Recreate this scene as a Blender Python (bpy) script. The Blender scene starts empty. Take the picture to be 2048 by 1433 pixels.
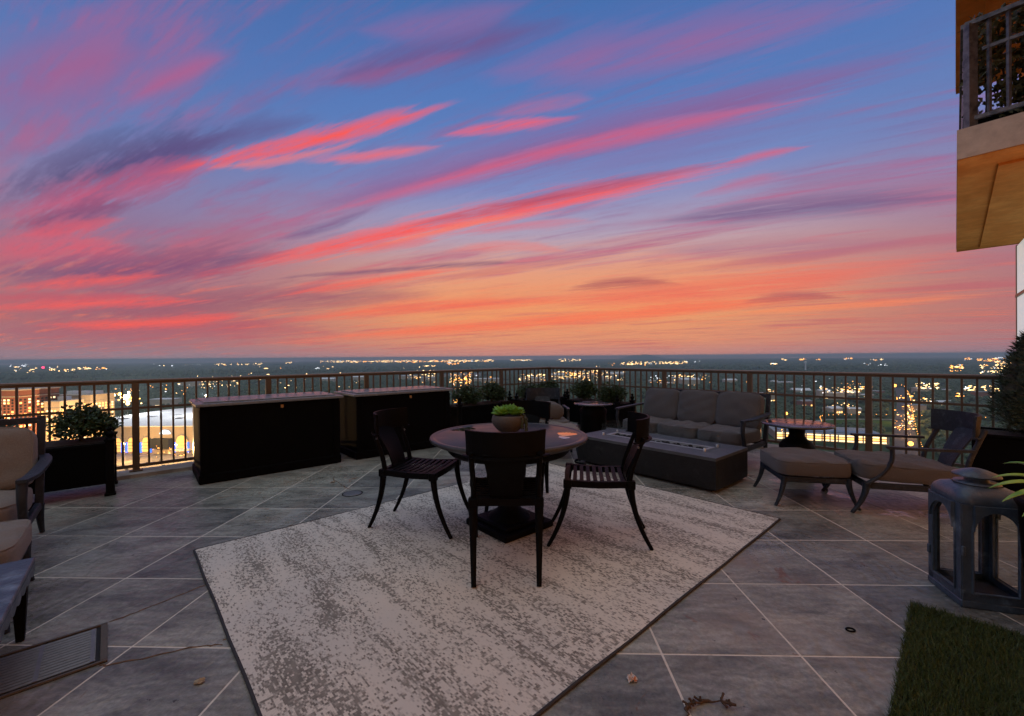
import bpy, bmesh, math, random
import numpy as np
from mathutils import Vector, Matrix
R = math.radians
SC = bpy.context.scene
COL = SC.collection
random.seed(7)
NPR = np.random.RandomState(11)

# ------------------------------------------------------------------ camera
CAM_H = 1.335
cam = bpy.data.cameras.new('camera')
cam.sensor_fit = 'HORIZONTAL'; cam.sensor_width = 36.0
cam.lens = 36.0 * 865.0 / 2048.0
cam.clip_start = 0.05; cam.clip_end = 90000.0
cam_o = bpy.data.objects.new('camera', cam); COL.objects.link(cam_o)
cam_o.location = (0, 0, CAM_H)
cam_o.rotation_euler = (Matrix.Rotation(R(90 - 0.2), 3, 'X') @ Matrix.Rotation(-0.0076, 3, 'Z')).to_euler()
SC.camera = cam_o
SC.view_settings.view_transform = 'Standard'; SC.view_settings.look = 'None'
SC.view_settings.gamma = 1.0; SC.view_settings.exposure = 0.0
SC.view_settings.use_curve_mapping = False
SC.render.engine = 'CYCLES'
SC.cycles.use_denoising = True
SC.cycles.max_bounces = 5; SC.cycles.diffuse_bounces = 2; SC.cycles.glossy_bounces = 2; SC.cycles.volume_bounces = 0
SC.cycles.use_adaptive_sampling = True; SC.cycles.adaptive_threshold = 0.02; SC.cycles.adaptive_min_samples = 10
SC.cycles.sample_clamp_indirect = 4.0

# ------------------------------------------------------------------ node helpers
class NT:
    def __init__(s, tree): s.t = tree; s.n = tree.nodes; s.l = tree.links
    def node(s, typ, **kw):
        n = s.n.new(typ)
        for k, v in kw.items(): setattr(n, k, v)
        return n
    def put(s, sock, v):
        if v is None: return
        if isinstance(v, bpy.types.NodeSocket): s.l.new(v, sock)
        else:
            if hasattr(sock.default_value, '__len__') and not isinstance(v, (tuple, list)): v = (v,) * len(sock.default_value)
            if isinstance(v, (tuple, list)) and sock.type == 'RGBA' and len(v) == 3: v = (*v, 1)
            sock.default_value = v
    def m(s, op, a, b=None, c=None, clamp=False):
        n = s.n.new('ShaderNodeMath'); n.operation = op; n.use_clamp = clamp
        for i, v in enumerate((a, b, c)):
            if v is not None: s.put(n.inputs[i], v)
        return n.outputs[0]
    def vm(s, op, a, b=None):
        n = s.n.new('ShaderNodeVectorMath'); n.operation = op
        s.put(n.inputs[0], a)
        if b is not None: s.put(n.inputs[3] if op == 'SCALE' else n.inputs[1], b)
        return n.outputs[1] if op in ('LENGTH', 'DOT_PRODUCT', 'DISTANCE') else n.outputs[0]
    def xyz(s, v):
        n = s.n.new('ShaderNodeSeparateXYZ'); s.put(n.inputs[0], v); return n.outputs
    def comb(s, x, y, z=0.0):
        n = s.n.new('ShaderNodeCombineXYZ')
        for i, v in enumerate((x, y, z)): s.put(n.inputs[i], v)
        return n.outputs[0]
    def mr(s, v, a, b, c=0.0, d=1.0, interp='SMOOTHSTEP'):
        n = s.n.new('ShaderNodeMapRange'); n.interpolation_type = interp; n.clamp = True
        for i, x in enumerate((v, a, b, c, d)): s.put(n.inputs[i], x)
        return n.outputs[0]
    def mix(s, f, a, b, typ='MIX'):
        n = s.n.new('ShaderNodeMix'); n.data_type = 'RGBA'; n.blend_type = typ
        s.put(n.inputs[0], f); s.put(n.inputs[6], a); s.put(n.inputs[7], b); return n.outputs[2]
    def noise(s, vec, scale=5.0, detail=2.0, rough=0.5, dist=0.0, out=0):
        n = s.n.new('ShaderNodeTexNoise'); n.inputs['Scale'].default_value = scale
        n.inputs['Detail'].default_value = detail; n.inputs['Roughness'].default_value = rough
        n.inputs['Distortion'].default_value = dist
        if vec is not None: s.l.new(vec, n.inputs['Vector'])
        return n.outputs[out]
    def ramp(s, f, stops, interp='LINEAR'):
        n = s.n.new('ShaderNodeValToRGB'); n.color_ramp.interpolation = interp
        e = n.color_ramp.elements
        while len(e) < len(stops): e.new(0.5)
        for i, (p, c) in enumerate(stops):
            e[i].position = p; e[i].color = (*c, 1) if len(c) == 3 else c
        s.put(n.inputs[0], f); return n.outputs[0]

def lin(r, g, b):
    f = lambda c: ((c / 255 + .055) / 1.055) ** 2.4 if c > 10 else c / 255 / 12.92
    return (f(r), f(g), f(b))

# ------------------------------------------------------------------ world: sunset sky with cirrus streaks
# each streak: azimuth and elevation of its middle (degrees), slope, curve, half length, half width, linear colour, cover
STREAKS=[
 (6.6, 7.74, 0.0401, -0.00037, 27.1, 4.72, 0.922, 0.305, 0.122, 0.55),
 (-36.6, 3.33, 0.0367, -0.00312, 13.2, 1.51, 0.445, 0.089, 0.138, 0.6),
 (-41.0, 19.06, 0.5436, -0.00078, 8.6, 2.77, 0.084, 0.058, 0.162, 0.8),
 (-34.1, 22.68, 0.4624, -0.00716, 9.3, 1.51, 0.122, 0.084, 0.231, 0.65),
 (-41.5, 16.79, 0.5504, -0.00597, 8.2, 1.64, 0.565, 0.093, 0.181, 0.8),
 (-45.1, 13.12, 0.4545, 0.00215, 3.4, 1.26, 0.223, 0.058, 0.15, 0.8),
 (-45.2, 12.05, 0.4189, 0.00797, 2.8, 0.5, 0.761, 0.107, 0.138, 0.7),
 (-46.0, 25.03, 0.7127, -0.01518, 5.7, 2.52, 0.342, 0.122, 0.287, 0.75),
 (-37.4, 27.66, 0.7471, -0.03146, 4.2, 1.38, 0.434, 0.117, 0.27, 0.75),
 (-9.6, 34.66, 0.2357, -0.0046, 16.2, 1.64, 0.181, 0.08, 0.231, 0.7),
 (-14.1, 32.7, 0.2727, -0.00033, 9.5, 0.76, 0.392, 0.093, 0.216, 0.5),
 (-8.5, 37.24, 0.1727, 0.00162, 10.5, 1.26, 0.352, 0.127, 0.305, 0.5),
 (19.7, 33.68, -0.0481, -0.00294, 22.3, 2.14, 0.392, 0.122, 0.287, 0.6),
 (11.3, 26.18, 0.1154, -0.00328, 35.1, 2.39, 0.305, 0.098, 0.254, 0.75),
 (6.1, 25.16, 0.1443, -0.00443, 29.9, 0.94, 0.73, 0.112, 0.195, 0.7),
 (-23.4, 24.92, 0.3691, -0.00311, 14.5, 1.01, 0.956, 0.107, 0.093, 1),
 (-27.5, 22.14, 0.3477, 0.00372, 7.2, 0.5, 1.0, 0.188, 0.127, 0.6),
 (-16.9, 24.2, 0.219, -0.0031, 6.8, 0.63, 0.871, 0.162, 0.181, 0.8),
 (-0.8, 28.02, 0.0947, -0.00474, 8.4, 0.63, 0.855, 0.117, 0.162, 0.85),
 (4.2, 29.93, 0.0771, -0.00544, 6.2, 0.76, 0.61, 0.127, 0.223, 0.5),
 (-5.5, 17.57, 0.2003, -0.00273, 32.3, 1.32, 0.956, 0.107, 0.093, 1),
 (6.3, 20.25, 0.1363, -0.00339, 19.4, 0.69, 0.296, 0.042, 0.107, 0.6),
 (-9.1, 16.08, 0.2446, -0.00488, 14.2, 0.44, 1.0, 0.216, 0.107, 0.6),
 (29.8, 21.64, 0.0335, -0.01237, 4.0, 0.44, 0.753, 0.107, 0.156, 0.7),
 (28.2, 19.27, 0.0788, -0.01011, 4.6, 0.63, 0.578, 0.127, 0.223, 0.55),
 (-45.7, 10.38, 0.1162, -0.02727, 5.1, 1.89, 0.73, 0.107, 0.156, 0.7),
 (-39.2, 9.36, 0.2186, 0.00326, 11.6, 1.89, 0.15, 0.068, 0.175, 0.7),
 (-44.0, 7.48, 0.24, -0.00323, 4.9, 0.63, 0.855, 0.122, 0.117, 0.85),
 (-29.1, 6.76, 0.1126, -0.00177, 17.8, 1.64, 0.254, 0.076, 0.144, 0.6),
 (-42.8, 5.5, 0.1141, -0.00242, 7.5, 0.57, 0.888, 0.112, 0.107, 0.85),
 (-39.1, 3.78, 0.1209, 0.00376, 7.5, 0.57, 0.956, 0.122, 0.098, 0.9),
 (-45.1, 5.85, 0.1021, 0.00426, 5.2, 0.44, 0.61, 0.08, 0.122, 0.6),
 (-11.8, 11.48, 0.1002, -0.00235, 16.3, 0.31, 0.216, 0.107, 0.181, 0.85),
 (-23.3, 15.47, 0.4122, 0.01566, 4.7, 0.63, 0.162, 0.089, 0.231, 0.65),
 (-15.2, 13.96, 0.1704, -0.0027, 5.2, 0.57, 0.807, 0.127, 0.141, 0.6),
 (-17.5, 9.66, 0.1922, -0.00335, 10.1, 0.57, 0.956, 0.127, 0.093, 0.85),
 (-9.9, 6.66, 0.0806, -0.0029, 18.3, 0.82, 0.913, 0.138, 0.089, 0.75),
 (5.6, 4.73, 0.0658, -0.00056, 34.8, 0.82, 0.939, 0.162, 0.089, 0.9),
 (25.0, 7.72, 0.0371, 0.00117, 21.3, 1.64, 0.855, 0.144, 0.102, 0.8),
 (14.5, 9.32, -0.0015, -0.01467, 6.2, 0.76, 0.342, 0.068, 0.107, 0.75),
 (33.0, 6.42, -0.0241, -0.02512, 4.2, 0.63, 0.352, 0.076, 0.117, 0.7),
 (37.4, 5.08, 0.0164, -0.00111, 9.6, 0.44, 1.0, 0.262, 0.107, 0.7),
 (33.0, 15.85, -0.0799, -0.00291, 13.4, 1.13, 0.098, 0.084, 0.223, 0.65),
 (29.8, 12.03, -0.0824, -0.00068, 12.1, 1.01, 0.376, 0.162, 0.262, 0.55),
 (1.2, 16.74, 0.0857, -0.006, 9.2, 0.57, 0.73, 0.156, 0.188, 0.6),
 (-0.5, 14.31, -0.0052, -0.0129, 7.6, 0.63, 0.839, 0.188, 0.156, 0.6),
]

W = bpy.data.worlds.new('World'); SC.world = W; W.use_nodes = True
W.node_tree.nodes.clear(); T = NT(W.node_tree)
geo = T.node('ShaderNodeTexCoord').outputs['Generated']
dx, dy, dz = T.xyz(T.vm('NORMALIZE', geo))
DEG = 180 / math.pi
AZ = T.m('MULTIPLY', T.m('ARCTAN2', dx, dy), DEG)
EL = T.m('MULTIPLY', T.m('ARCSINE', dz), DEG)
# clear-sky gradient, warmer towards the sunset (a little right of straight ahead)
base = T.ramp(T.m('DIVIDE', T.m('MAXIMUM', EL, 0.0), 60.0), [
    (0.0, lin(186, 132, 128)), (0.03, lin(220, 146, 114)), (0.1, lin(234, 158, 108)), (0.18, lin(220, 160, 136)),
    (0.26, lin(176, 160, 182)), (0.35, lin(126, 140, 192)), (0.46, lin(92, 128, 190)), (0.58, lin(80, 116, 180)),
    (0.72, lin(62, 106, 168)), (0.85, lin(80, 120, 172)), (1.0, lin(122, 152, 188))])
side = T.m('ABSOLUTE', T.m('SUBTRACT', AZ, 8.0))
cool = T.mr(side, 12.0, 50.0)
coolc = T.ramp(T.m('DIVIDE', T.m('MAXIMUM', EL, 0.0), 60.0), [
    (0.0, lin(138, 122, 138)), (0.06, lin(160, 102, 118)), (0.17, lin(142, 104, 138)), (0.28, lin(124, 120, 166)), (0.38, lin(98, 124, 180)),
    (0.5, lin(84, 116, 178)), (0.72, lin(48, 104, 164)), (0.85, lin(74, 116, 168)), (1.0, lin(122, 152, 188))])
sky = T.mix(T.m('MULTIPLY', cool, 0.85), base, coolc)
# away from the sunset the dusk sky is pale, as the tower's glass shows
back = T.mr(T.m('ABSOLUTE', AZ), 62.0, 115.0)
sky = T.mix(T.m('MULTIPLY', back, 0.9), sky, T.ramp(T.m('DIVIDE', T.m('MAXIMUM', EL, 0.0), 90.0), [(0.0, lin(118, 116, 120)), (0.2, lin(140, 146, 154)), (0.5, lin(180, 198, 214)), (1.0, lin(168, 190, 212))]))
zen = T.mr(EL, 44.0, 72.0)
sky = T.mix(T.m('MULTIPLY', zen, 0.9), sky, (*lin(226, 230, 228), 1))  # overhead sky lightened beyond its dusk tone to light the terrace from above
# cloud-sheet coordinates: streets of cirrus that run together at a far point low on the left
inv = T.m('DIVIDE', 1.0, T.m('ADD', T.m('MAXIMUM', dz, 0.0), 0.045))
px = T.m('MULTIPLY', dx, inv); py = T.m('MULTIPLY', dy, inv)
ca, sa = math.sin(R(-60)), math.cos(R(-60))
s_ = T.m('ADD', T.m('MULTIPLY', px, ca), T.m('MULTIPLY', py, sa))
t_ = T.m('SUBTRACT', T.m('MULTIPLY', px, sa), T.m('MULTIPLY', py, ca))
nA = T.noise(T.comb(T.m('MULTIPLY', s_, 0.42), T.m('MULTIPLY', t_, 1.5), 3.1), 1.0, 5.0, 0.55, 0.5)
nB = T.noise(T.comb(T.m('MULTIPLY', s_, 0.9), T.m('MULTIPLY', t_, 5.5), 9.7), 1.0, 4.0, 0.62, 0.0)
nF = T.noise(T.comb(T.m('MULTIPLY', s_, 2.0), T.m('MULTIPLY', t_, 19.0), 1.3), 1.0, 5.0, 0.72, 0.0)
low = T.mr(EL, 33.0, 6.0)
# soft mauve veils, then fine coral threads
front = T.m('SUBTRACT', 1.0, T.m('MULTIPLY', back, 0.8))
veil = T.m('MULTIPLY', T.m('MULTIPLY', T.mr(T.m('MULTIPLY_ADD', nF, 0.16, nA), 0.54, 0.78), front), T.m('ADD', 0.26, T.m('MULTIPLY', low, 0.4)))
veilc = T.ramp(T.m('DIVIDE', EL, 45.0, clamp=True), [(0.0, lin(190, 104, 104)), (0.25, lin(186, 98, 116)), (0.5, lin(134, 96, 146)), (1.0, lin(98, 94, 152))])
sky = T.mix(veil, sky, veilc)
wisp = T.m('MULTIPLY', T.m('MULTIPLY', T.mr(T.m('MULTIPLY_ADD', nF, 0.6, nB), 0.74, 1.02), T.mr(nA, 0.36, 0.56)), T.m('MULTIPLY', front, T.mr(EL, 8.0, 16.0, 0.0, 0.5)))
sky = T.mix(wisp, sky, T.mix(T.mr(nA, 0.42, 0.6), (*lin(112, 88, 142), 1), (*lin(176, 96, 138), 1)))
thr = T.m('MULTIPLY', T.m('MULTIPLY', T.mr(nB, 0.52, 0.72), front), T.m('MULTIPLY', T.mr(EL, 24.0, 4.0), 0.45))
sky = T.mix(thr, sky, T.mix(T.mr(EL, 3.0, 16.0), (*lin(246, 118, 84), 1), (*lin(232, 96, 104), 1)))
wob = T.m('ADD', T.m('MULTIPLY', T.m('SUBTRACT', nA, 0.5), 1.0), T.m('MULTIPLY', T.m('SUBTRACT', nB, 0.5), 0.75))
cov = T.mr(T.m('MULTIPLY_ADD', nF, 1.6, nB), 0.95, 1.6, 0.3, 1.2, 'LINEAR')
edge = T.m('MULTIPLY', T.m('ADD', T.m('MULTIPLY', T.m('SUBTRACT', nF, 0.5), 1.5), T.m('SUBTRACT', nB, 0.5)), 2.1)
def vmad(a, b, c):
    n = T.n.new('ShaderNodeVectorMath'); n.operation = 'MULTIPLY_ADD'
    for i, v in enumerate((a, b, c)): T.put(n.inputs[i], v)
    return n.outputs[0]
def vmr(v, a, b):
    n = T.n.new('ShaderNodeMapRange'); n.data_type = 'FLOAT_VECTOR'; n.interpolation_type = 'SMOOTHSTEP'; n.clamp = True
    T.put(n.inputs['Vector'], v); T.put(n.inputs[7], a); T.put(n.inputs[8], b)
    T.put(n.inputs[9], (0, 0, 0)); T.put(n.inputs[10], (1, 1, 1)); return n.outputs[1]
AZv = T.comb(AZ, AZ, AZ); ELv = T.comb(EL, EL, EL); Wv = T.comb(wob, wob, wob); Ev = T.comb(edge, edge, edge); Cv = T.comb(cov, cov, cov); EvT = T.vm('ADD', Ev, (1.25, 1.25, 1.25))
while len(STREAKS) % 3: STREAKS.append((0, 80, 0, 0, 1, .1, 0, 0, 0, 0))
for i in range(0, len(STREAKS), 3):          # three streaks at a time, one in each lane of a vector
    L3 = list(zip(*STREAKS[i:i + 3]))
    u = T.vm('SUBTRACT', AZv, L3[0])
    ec = vmad(vmad(u, L3[3], L3[2]), u, L3[1])
    d = vmad(Wv, tuple(min(1.0, 0.35 + w * 0.55) for w in L3[5]), T.vm('SUBTRACT', ELv, ec))
    m2 = vmr(T.vm('ABSOLUTE', u), tuple(h * 1.3 + 1.0 for h in L3[4]), tuple(h * 0.3 for h in L3[4]))
    d = vmad(T.vm('ABSOLUTE', d), tuple(1 / w for w in L3[5]), vmad(m2, (-1.25,) * 3, EvT))
    m1 = vmr(d, (1.45,) * 3, (0.2,) * 3)
    fac = T.vm('MINIMUM', T.vm('MULTIPLY', T.vm('MULTIPLY', m1, vmr(m2, (0.0,) * 3, (0.35,) * 3)), T.vm('MULTIPLY', Cv, L3[9])), (1, 1, 1))
    for o, r, g, b in zip(T.xyz(fac), L3[6], L3[7], L3[8]):
        sky = T.mix(o, sky, (r, g, b, 1))
# pale band right on the horizon and a dim ground half below it
sky = T.mix(T.mr(EL, 1.6, -0.2, 0.0, 0.75), sky, T.mix(T.mr(side, 10.0, 45.0), (*lin(208, 142, 128), 1), (*lin(150, 126, 138), 1)))
sky = T.mix(T.mr(EL, -0.6, -3.0), sky, (0.05, 0.07, 0.09, 1))
bg = T.node('ShaderNodeBackground'); T.l.new(sky, bg.inputs[0]); bg.inputs[1].default_value = 1.0
wo = T.node('ShaderNodeOutputWorld'); T.l.new(bg.outputs[0], wo.inputs[0])
W.cycles.sampling_method = 'MANUAL'; W.cycles.sample_map_resolution = 256


# ------------------------------------------------------------------ frames of reference on the terrace
# the railing corner is at CR; E1 runs along the left railing (away from the viewer), E2 along the right one (towards the viewer)
TH = R(40.8)
E1 = Vector((math.cos(TH), math.sin(TH), 0)); E2 = Vector((E1.y, -E1.x, 0))
CR = Vector((.82, 9.5, 0))
def TP(a, b, z=0.0): return CR - E1 * a + E2 * b + Vector((0, 0, z))
ROT_E1 = TH                 # rotation that turns local +x into E1
GROUND = -150.0

# ------------------------------------------------------------------ mesh builder
class MB:
    def __init__(s): s.v = []; s.f = []; s.sm = []
    def add(s, vs, fs, smooth=False):
        o = len(s.v); s.v += [tuple(p) for p in vs]
        for f in fs: s.f.append(tuple(i + o for i in f)); s.sm.append(smooth)
        return s
    def box(s, c, d, rz=0.0, bev=0.0, rot=None, seg=1):
        bm = bmesh.new(); bmesh.ops.create_cube(bm, size=1.0)
        for v in bm.verts: v.co = Vector((v.co.x * d[0], v.co.y * d[1], v.co.z * d[2]))
        if bev > 0: bmesh.ops.bevel(bm, geom=bm.edges[:], offset=bev, segments=seg, profile=0.5, affect='EDGES')
        M = rot.to_4x4() if rot is not None else Matrix.Rotation(rz, 4, 'Z')
        M = Matrix.Translation(Vector(c)) @ M
        bm.verts.index_update()
        s.add([M @ v.co for v in bm.verts], [[v.index for v in f.verts] for f in bm.faces]); bm.free(); return s
    def prism(s, poly, z0, z1):
        n = len(poly); vs = [(p[0], p[1], z0) for p in poly] + [(p[0], p[1], z1) for p in poly]
        fs = [tuple(range(n - 1, -1, -1)), tuple(range(n, 2 * n))] + [(i, (i + 1) % n, n + (i + 1) % n, n + i) for i in range(n)]
        return s.add(vs, fs)
    def lathe(s, prof, c=(0, 0, 0), n=32, smooth=True, close=True):
        vs = []; fs = []
        for r, z in prof:
            for i in range(n):
                a = 2 * math.pi * i / n; vs.append((c[0] + r * math.cos(a), c[1] + r * math.sin(a), c[2] + z))
        m = len(prof)
        for j in range(m - 1):
            for i in range(n):
                k = (i + 1) % n; fs.append((j * n + i, j * n + k, (j + 1) * n + k, (j + 1) * n + i))
        s.add(vs, fs, smooth)
        if close:
            if prof[0][0] > 1e-5: s.add([vs[i] for i in range(n)], [tuple(range(n - 1, -1, -1))])
            if prof[-1][0] > 1e-5: s.add([vs[(m - 1) * n + i] for i in range(n)], [tuple(range(n))])
        return s
    def tube(s, pts, rad, n=8, smooth=True, up=(0, 0, 1), sq=False):
        """sweep; rad = radius or list of radii or (rx, ry) pairs; sq = rectangular section"""
        pts = [Vector(p) for p in pts]; m = len(pts)
        rs = rad if isinstance(rad, list) else [rad] * m
        rs = [(r, r) if not isinstance(r, (tuple, list)) else r for r in rs]
        if sq: ang = [math.pi / 4 + k * math.pi / 2 for k in range(4)]; n = 4; kf = math.sqrt(2)
        else: ang = [2 * math.pi * k / n for k in range(n)]; kf = 1
        vs = []
        for j, p in enumerate(pts):
            t = (pts[min(j + 1, m - 1)] - pts[max(j - 1, 0)]).normalized()
            x = Vector(up).cross(t)
            if x.length < 1e-4: x = Vector((1, 0, 0)).cross(t)
            x.normalize(); y = t.cross(x)
            for a in ang: vs.append(p + x * (rs[j][0] * kf * math.cos(a)) + y * (rs[j][1] * kf * math.sin(a)))
        fs = []
        for j in range(m - 1):
            for i in range(n):
                k = (i + 1) % n; fs.append((j * n + i, j * n + k, (j + 1) * n + k, (j + 1) * n + i))
        s.add(vs, fs, smooth and not sq)
        s.add(vs[:n], [tuple(range(n - 1, -1, -1))]); s.add(vs[-n:], [tuple(range(n))]); return s
    def sphere(s, c, r, n=12, m=8, sc=(1, 1, 1), smooth=True):
        vs = []; fs = []
        for j in range(m + 1):
            ph = math.pi * j / m
            for i in range(n):
                a = 2 * math.pi * i / n
                vs.append((c[0] + r * sc[0] * math.sin(ph) * math.cos(a), c[1] + r * sc[1] * math.sin(ph) * math.sin(a), c[2] + r * sc[2] * math.cos(ph)))
        for j in range(m):
            for i in range(n):
                k = (i + 1) % n; fs.append((j * n + i, (j + 1) * n + i, (j + 1) * n + k, j * n + k))
        return s.add(vs, fs, smooth)
    def sheet(s, rows, thick=0.0, smooth=True):
        """grid of points (list of rows) as a surface, with an even thickness along the normals if asked"""
        h = len(rows); w = len(rows[0]); P = [[Vector(p) for p in r] for r in rows]
        vs = [p for r in P for p in r]
        fs = [(j * w + i, j * w + i + 1, (j + 1) * w + i + 1, (j + 1) * w + i) for j in range(h - 1) for i in range(w - 1)]
        if thick:
            N = []
            for j in range(h):
                for i in range(w):
                    a = P[j][min(i + 1, w - 1)] - P[j][max(i - 1, 0)]; b = P[min(j + 1, h - 1)][i] - P[max(j - 1, 0)][i]
                    N.append(a.cross(b).normalized())
            o = len(vs); vs = vs + [p - n * thick for p, n in zip(vs, N)]
            fs += [tuple(i + o for i in reversed(f)) for f in fs]
            s.add(vs, fs, smooth)
            rim = [(0, i) for i in range(w)] + [(j, w - 1) for j in range(1, h)] + [(h - 1, i) for i in range(w - 2, -1, -1)] + [(j, 0) for j in range(h - 2, 0, -1)]
            ids = [j * w + i for j, i in rim]; q = len(ids)
            s.add([vs[i] for i in ids] + [vs[i + o] for i in ids], [(k, k + q, (k + 1) % q + q, (k + 1) % q) for k in range(q)], False)
            return s
        return s.add(vs, fs, smooth)
    def build(s, name, mat, parent=None, kind=None):
        me = bpy.data.meshes.new(name); me.from_pydata(s.v, [], s.f)
        me.polygons.foreach_set('use_smooth', s.sm); me.update()
        if mat is not None: me.materials.append(mat)
        return put(name, me, parent, kind)
def put(name, me, parent=None, kind=None):
    o = bpy.data.objects.new(name, me); COL.objects.link(o)
    if parent is not None: o.parent = parent
    if kind: o['kind'] = kind
    return o
def thing(name, label, cat, loc=(0, 0, 0), rz=0.0, group=None):
    o = bpy.data.objects.new(name, None); COL.objects.link(o); o.empty_display_size = .1
    o.location = loc; o.rotation_euler = (0, 0, rz); tag(o, label, cat, group); return o
def tag(o, label, cat, group=None):
    o['label'] = label; o['category'] = cat
    if group: o['group'] = group
    return o
KIDS = {}
def copy_tree(o, parent=None):
    c = o.copy(); COL.objects.link(c); c.parent = parent
    for ch in o.children: copy_tree(ch, c)
    return c
def ALLOBJ(): return list(COL.objects)
def dup(o, label, loc=None, rz=None):
    c = copy_tree(o); c['label'] = label
    if loc is not None: c.location = loc
    if rz is not None: c.rotation_euler = (0, 0, rz)
    return c
def ease(t): return t * t * (3 - 2 * t)
def curve(pts, n=8):
    """Catmull-Rom through the points"""
    P = [Vector(p) for p in pts]; P = [P[0] * 2 - P[1]] + P + [P[-1] * 2 - P[-2]]; out = []
    for i in range(1, len(P) - 2):
        for k in range(n):
            t = k / n; a, b, c, d = P[i - 1:i + 3]
            out.append(0.5 * ((2 * b) + (c - a) * t + (2 * a - 5 * b + 4 * c - d) * t * t + (3 * b - a - 3 * c + d) * t ** 3))
    return out + [P[-2]]

# ------------------------------------------------------------------ materials
MATS = {}
def mat(name, col=(.5, .5, .5), rough=.6, metal=0.0, spec=.5, var=0.0, vscale=8.0, bump=0.0, bscale=60.0, col2=None, fac=(.4, .65), coord='Object', stretch=(1, 1, 1), rvar=0.0, coat=0.0, noshadow=False, sheen=0.0):
    m = bpy.data.materials.new(name); m.use_nodes = True; t = NT(m.node_tree)
    b = t.n['Principled BSDF']; MATS[name] = m
    b.inputs['Roughness'].default_value = rough; b.inputs['Metallic'].default_value = metal
    b.inputs['Specular IOR Level'].default_value = spec
    if coat: b.inputs['Coat Weight'].default_value = coat
    if sheen: b.inputs['Sheen Weight'].default_value = sheen
    c = (*col, 1)
    v = t.node('ShaderNodeTexCoord').outputs[coord]
    mp = t.node('ShaderNodeMapping'); mp.inputs['Scale'].default_value = stretch; t.l.new(v, mp.inputs[0]); v = mp.outputs[0]
    if var or col2:
        n = t.noise(v, vscale, 5.0, .6)
        if col2: c = t.mix(t.mr(n, fac[0], fac[1]), c, (*col2, 1))
        if var: c = t.mix(1.0, c, t.mix(t.noise(v, vscale * 2.7, 4.0, .6), (1 - var,) * 3, (1 + var,) * 3), 'MULTIPLY')
        t.put(b.inputs['Base Color'], c)
        if rvar: t.put(b.inputs['Roughness'], t.mr(n, .3, .7, rough - rvar, rough + rvar))
    else: b.inputs['Base Color'].default_value = c
    if bump:
        bn = t.node('ShaderNodeBump'); bn.inputs['Strength'].default_value = bump; bn.inputs['Distance'].default_value = .01
        t.l.new(t.noise(v, bscale, 4.0, .6), bn.inputs['Height']); t.l.new(bn.outputs[0], b.inputs['Normal'])
    return m
def emit(name, col, strength):
    m = bpy.data.materials.new(name); m.use_nodes = True; t = NT(m.node_tree); MATS[name] = m
    b = t.n['Principled BSDF']; b.inputs['Base Color'].default_value = (*col, 1)
    b.inputs['Emission Color'].default_value = (*col, 1); b.inputs['Emission Strength'].default_value = strength
    m.cycles.emission_sampling = 'NONE'
    return m

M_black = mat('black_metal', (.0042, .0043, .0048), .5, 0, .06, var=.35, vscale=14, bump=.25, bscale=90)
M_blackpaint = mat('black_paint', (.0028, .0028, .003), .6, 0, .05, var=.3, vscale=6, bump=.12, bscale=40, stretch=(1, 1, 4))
M_lidtop = mat('chest_lid_sky_sheen', (.19, .2, .205), .3, 0, .4, var=.25, vscale=5, rvar=.06)  # lid paler than the black body: reflected sky put into its colour
M_iron = mat('cast_aluminium', (.026, .032, .041), .5, 0, .2, var=.4, vscale=18, col2=(.06, .07, .085), fac=(.5, .75), bump=.3, bscale=120)
M_rail = mat('bronze_rail_paint', (.12, .082, .05), .45, .1, .4, var=.2, vscale=10)
M_grey_metal = mat('pale_weathered_metal', (.2, .205, .22), .5, .5, .5, var=.35, vscale=10, col2=(.07, .08, .1), fac=(.4, .7), bump=.25, bscale=60)
M_lantern = mat('blued_zinc', (.055, .082, .112), .38, .1, .5, var=.5, vscale=9, col2=(.21, .28, .34), fac=(.52, .8), bump=.3, bscale=40)
def fabric(name, c, c2):
    m = mat(name, c, .9, 0, .2, var=.16, vscale=160, col2=c2, fac=(.35, .7), bump=.5, bscale=420, sheen=.15); return m
M_grey_cloth = fabric('grey_outdoor_fabric', (.088, .088, .092), (.112, .112, .116))
M_taupe_cloth = fabric('taupe_outdoor_fabric', (.1, .09, .084), (.126, .114, .107))
M_cream_cloth = fabric('cream_outdoor_fabric', (.19, .168, .142), (.24, .215, .186))
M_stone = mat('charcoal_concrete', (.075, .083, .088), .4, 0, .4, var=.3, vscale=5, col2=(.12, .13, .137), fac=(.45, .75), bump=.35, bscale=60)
M_stone_shade = mat('charcoal_concrete_shade', (.016, .016, .016), .55, 0, .25, var=.4, vscale=6, col2=(.035, .036, .036), fac=(.55, .78), bump=.35, bscale=60)  # darker copy of the top's concrete: shade of the sides put into the colour
M_curb = mat('weathered_concrete', (.3, .28, .26), .8, 0, .3, var=.3, vscale=4, col2=(.45, .43, .4), fac=(.45, .7), bump=.5, bscale=30)
M_fascia = mat('stained_fascia_concrete', (.62, .56, .47), .85, 0, .2, var=.3, vscale=3, col2=(.4, .35, .29), fac=(.5, .72), bump=.5, bscale=30)
M_stucco = mat('ochre_stucco', (.68, .27, .055), .9, 0, .2, var=.25, vscale=2.5, col2=(.78, .36, .09), fac=(.4, .7), bump=.5, bscale=50)
M_plain_dark = mat('cavity_shade', (.012, .012, .013), .8)
M_soil = mat('planting_soil', (.03, .022, .016), .95, var=.4, vscale=30, bump=.8, bscale=60)
M_wood = mat('woody_stem', (.06, .042, .03), .85, var=.3, vscale=20, bump=.5, bscale=40)
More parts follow.
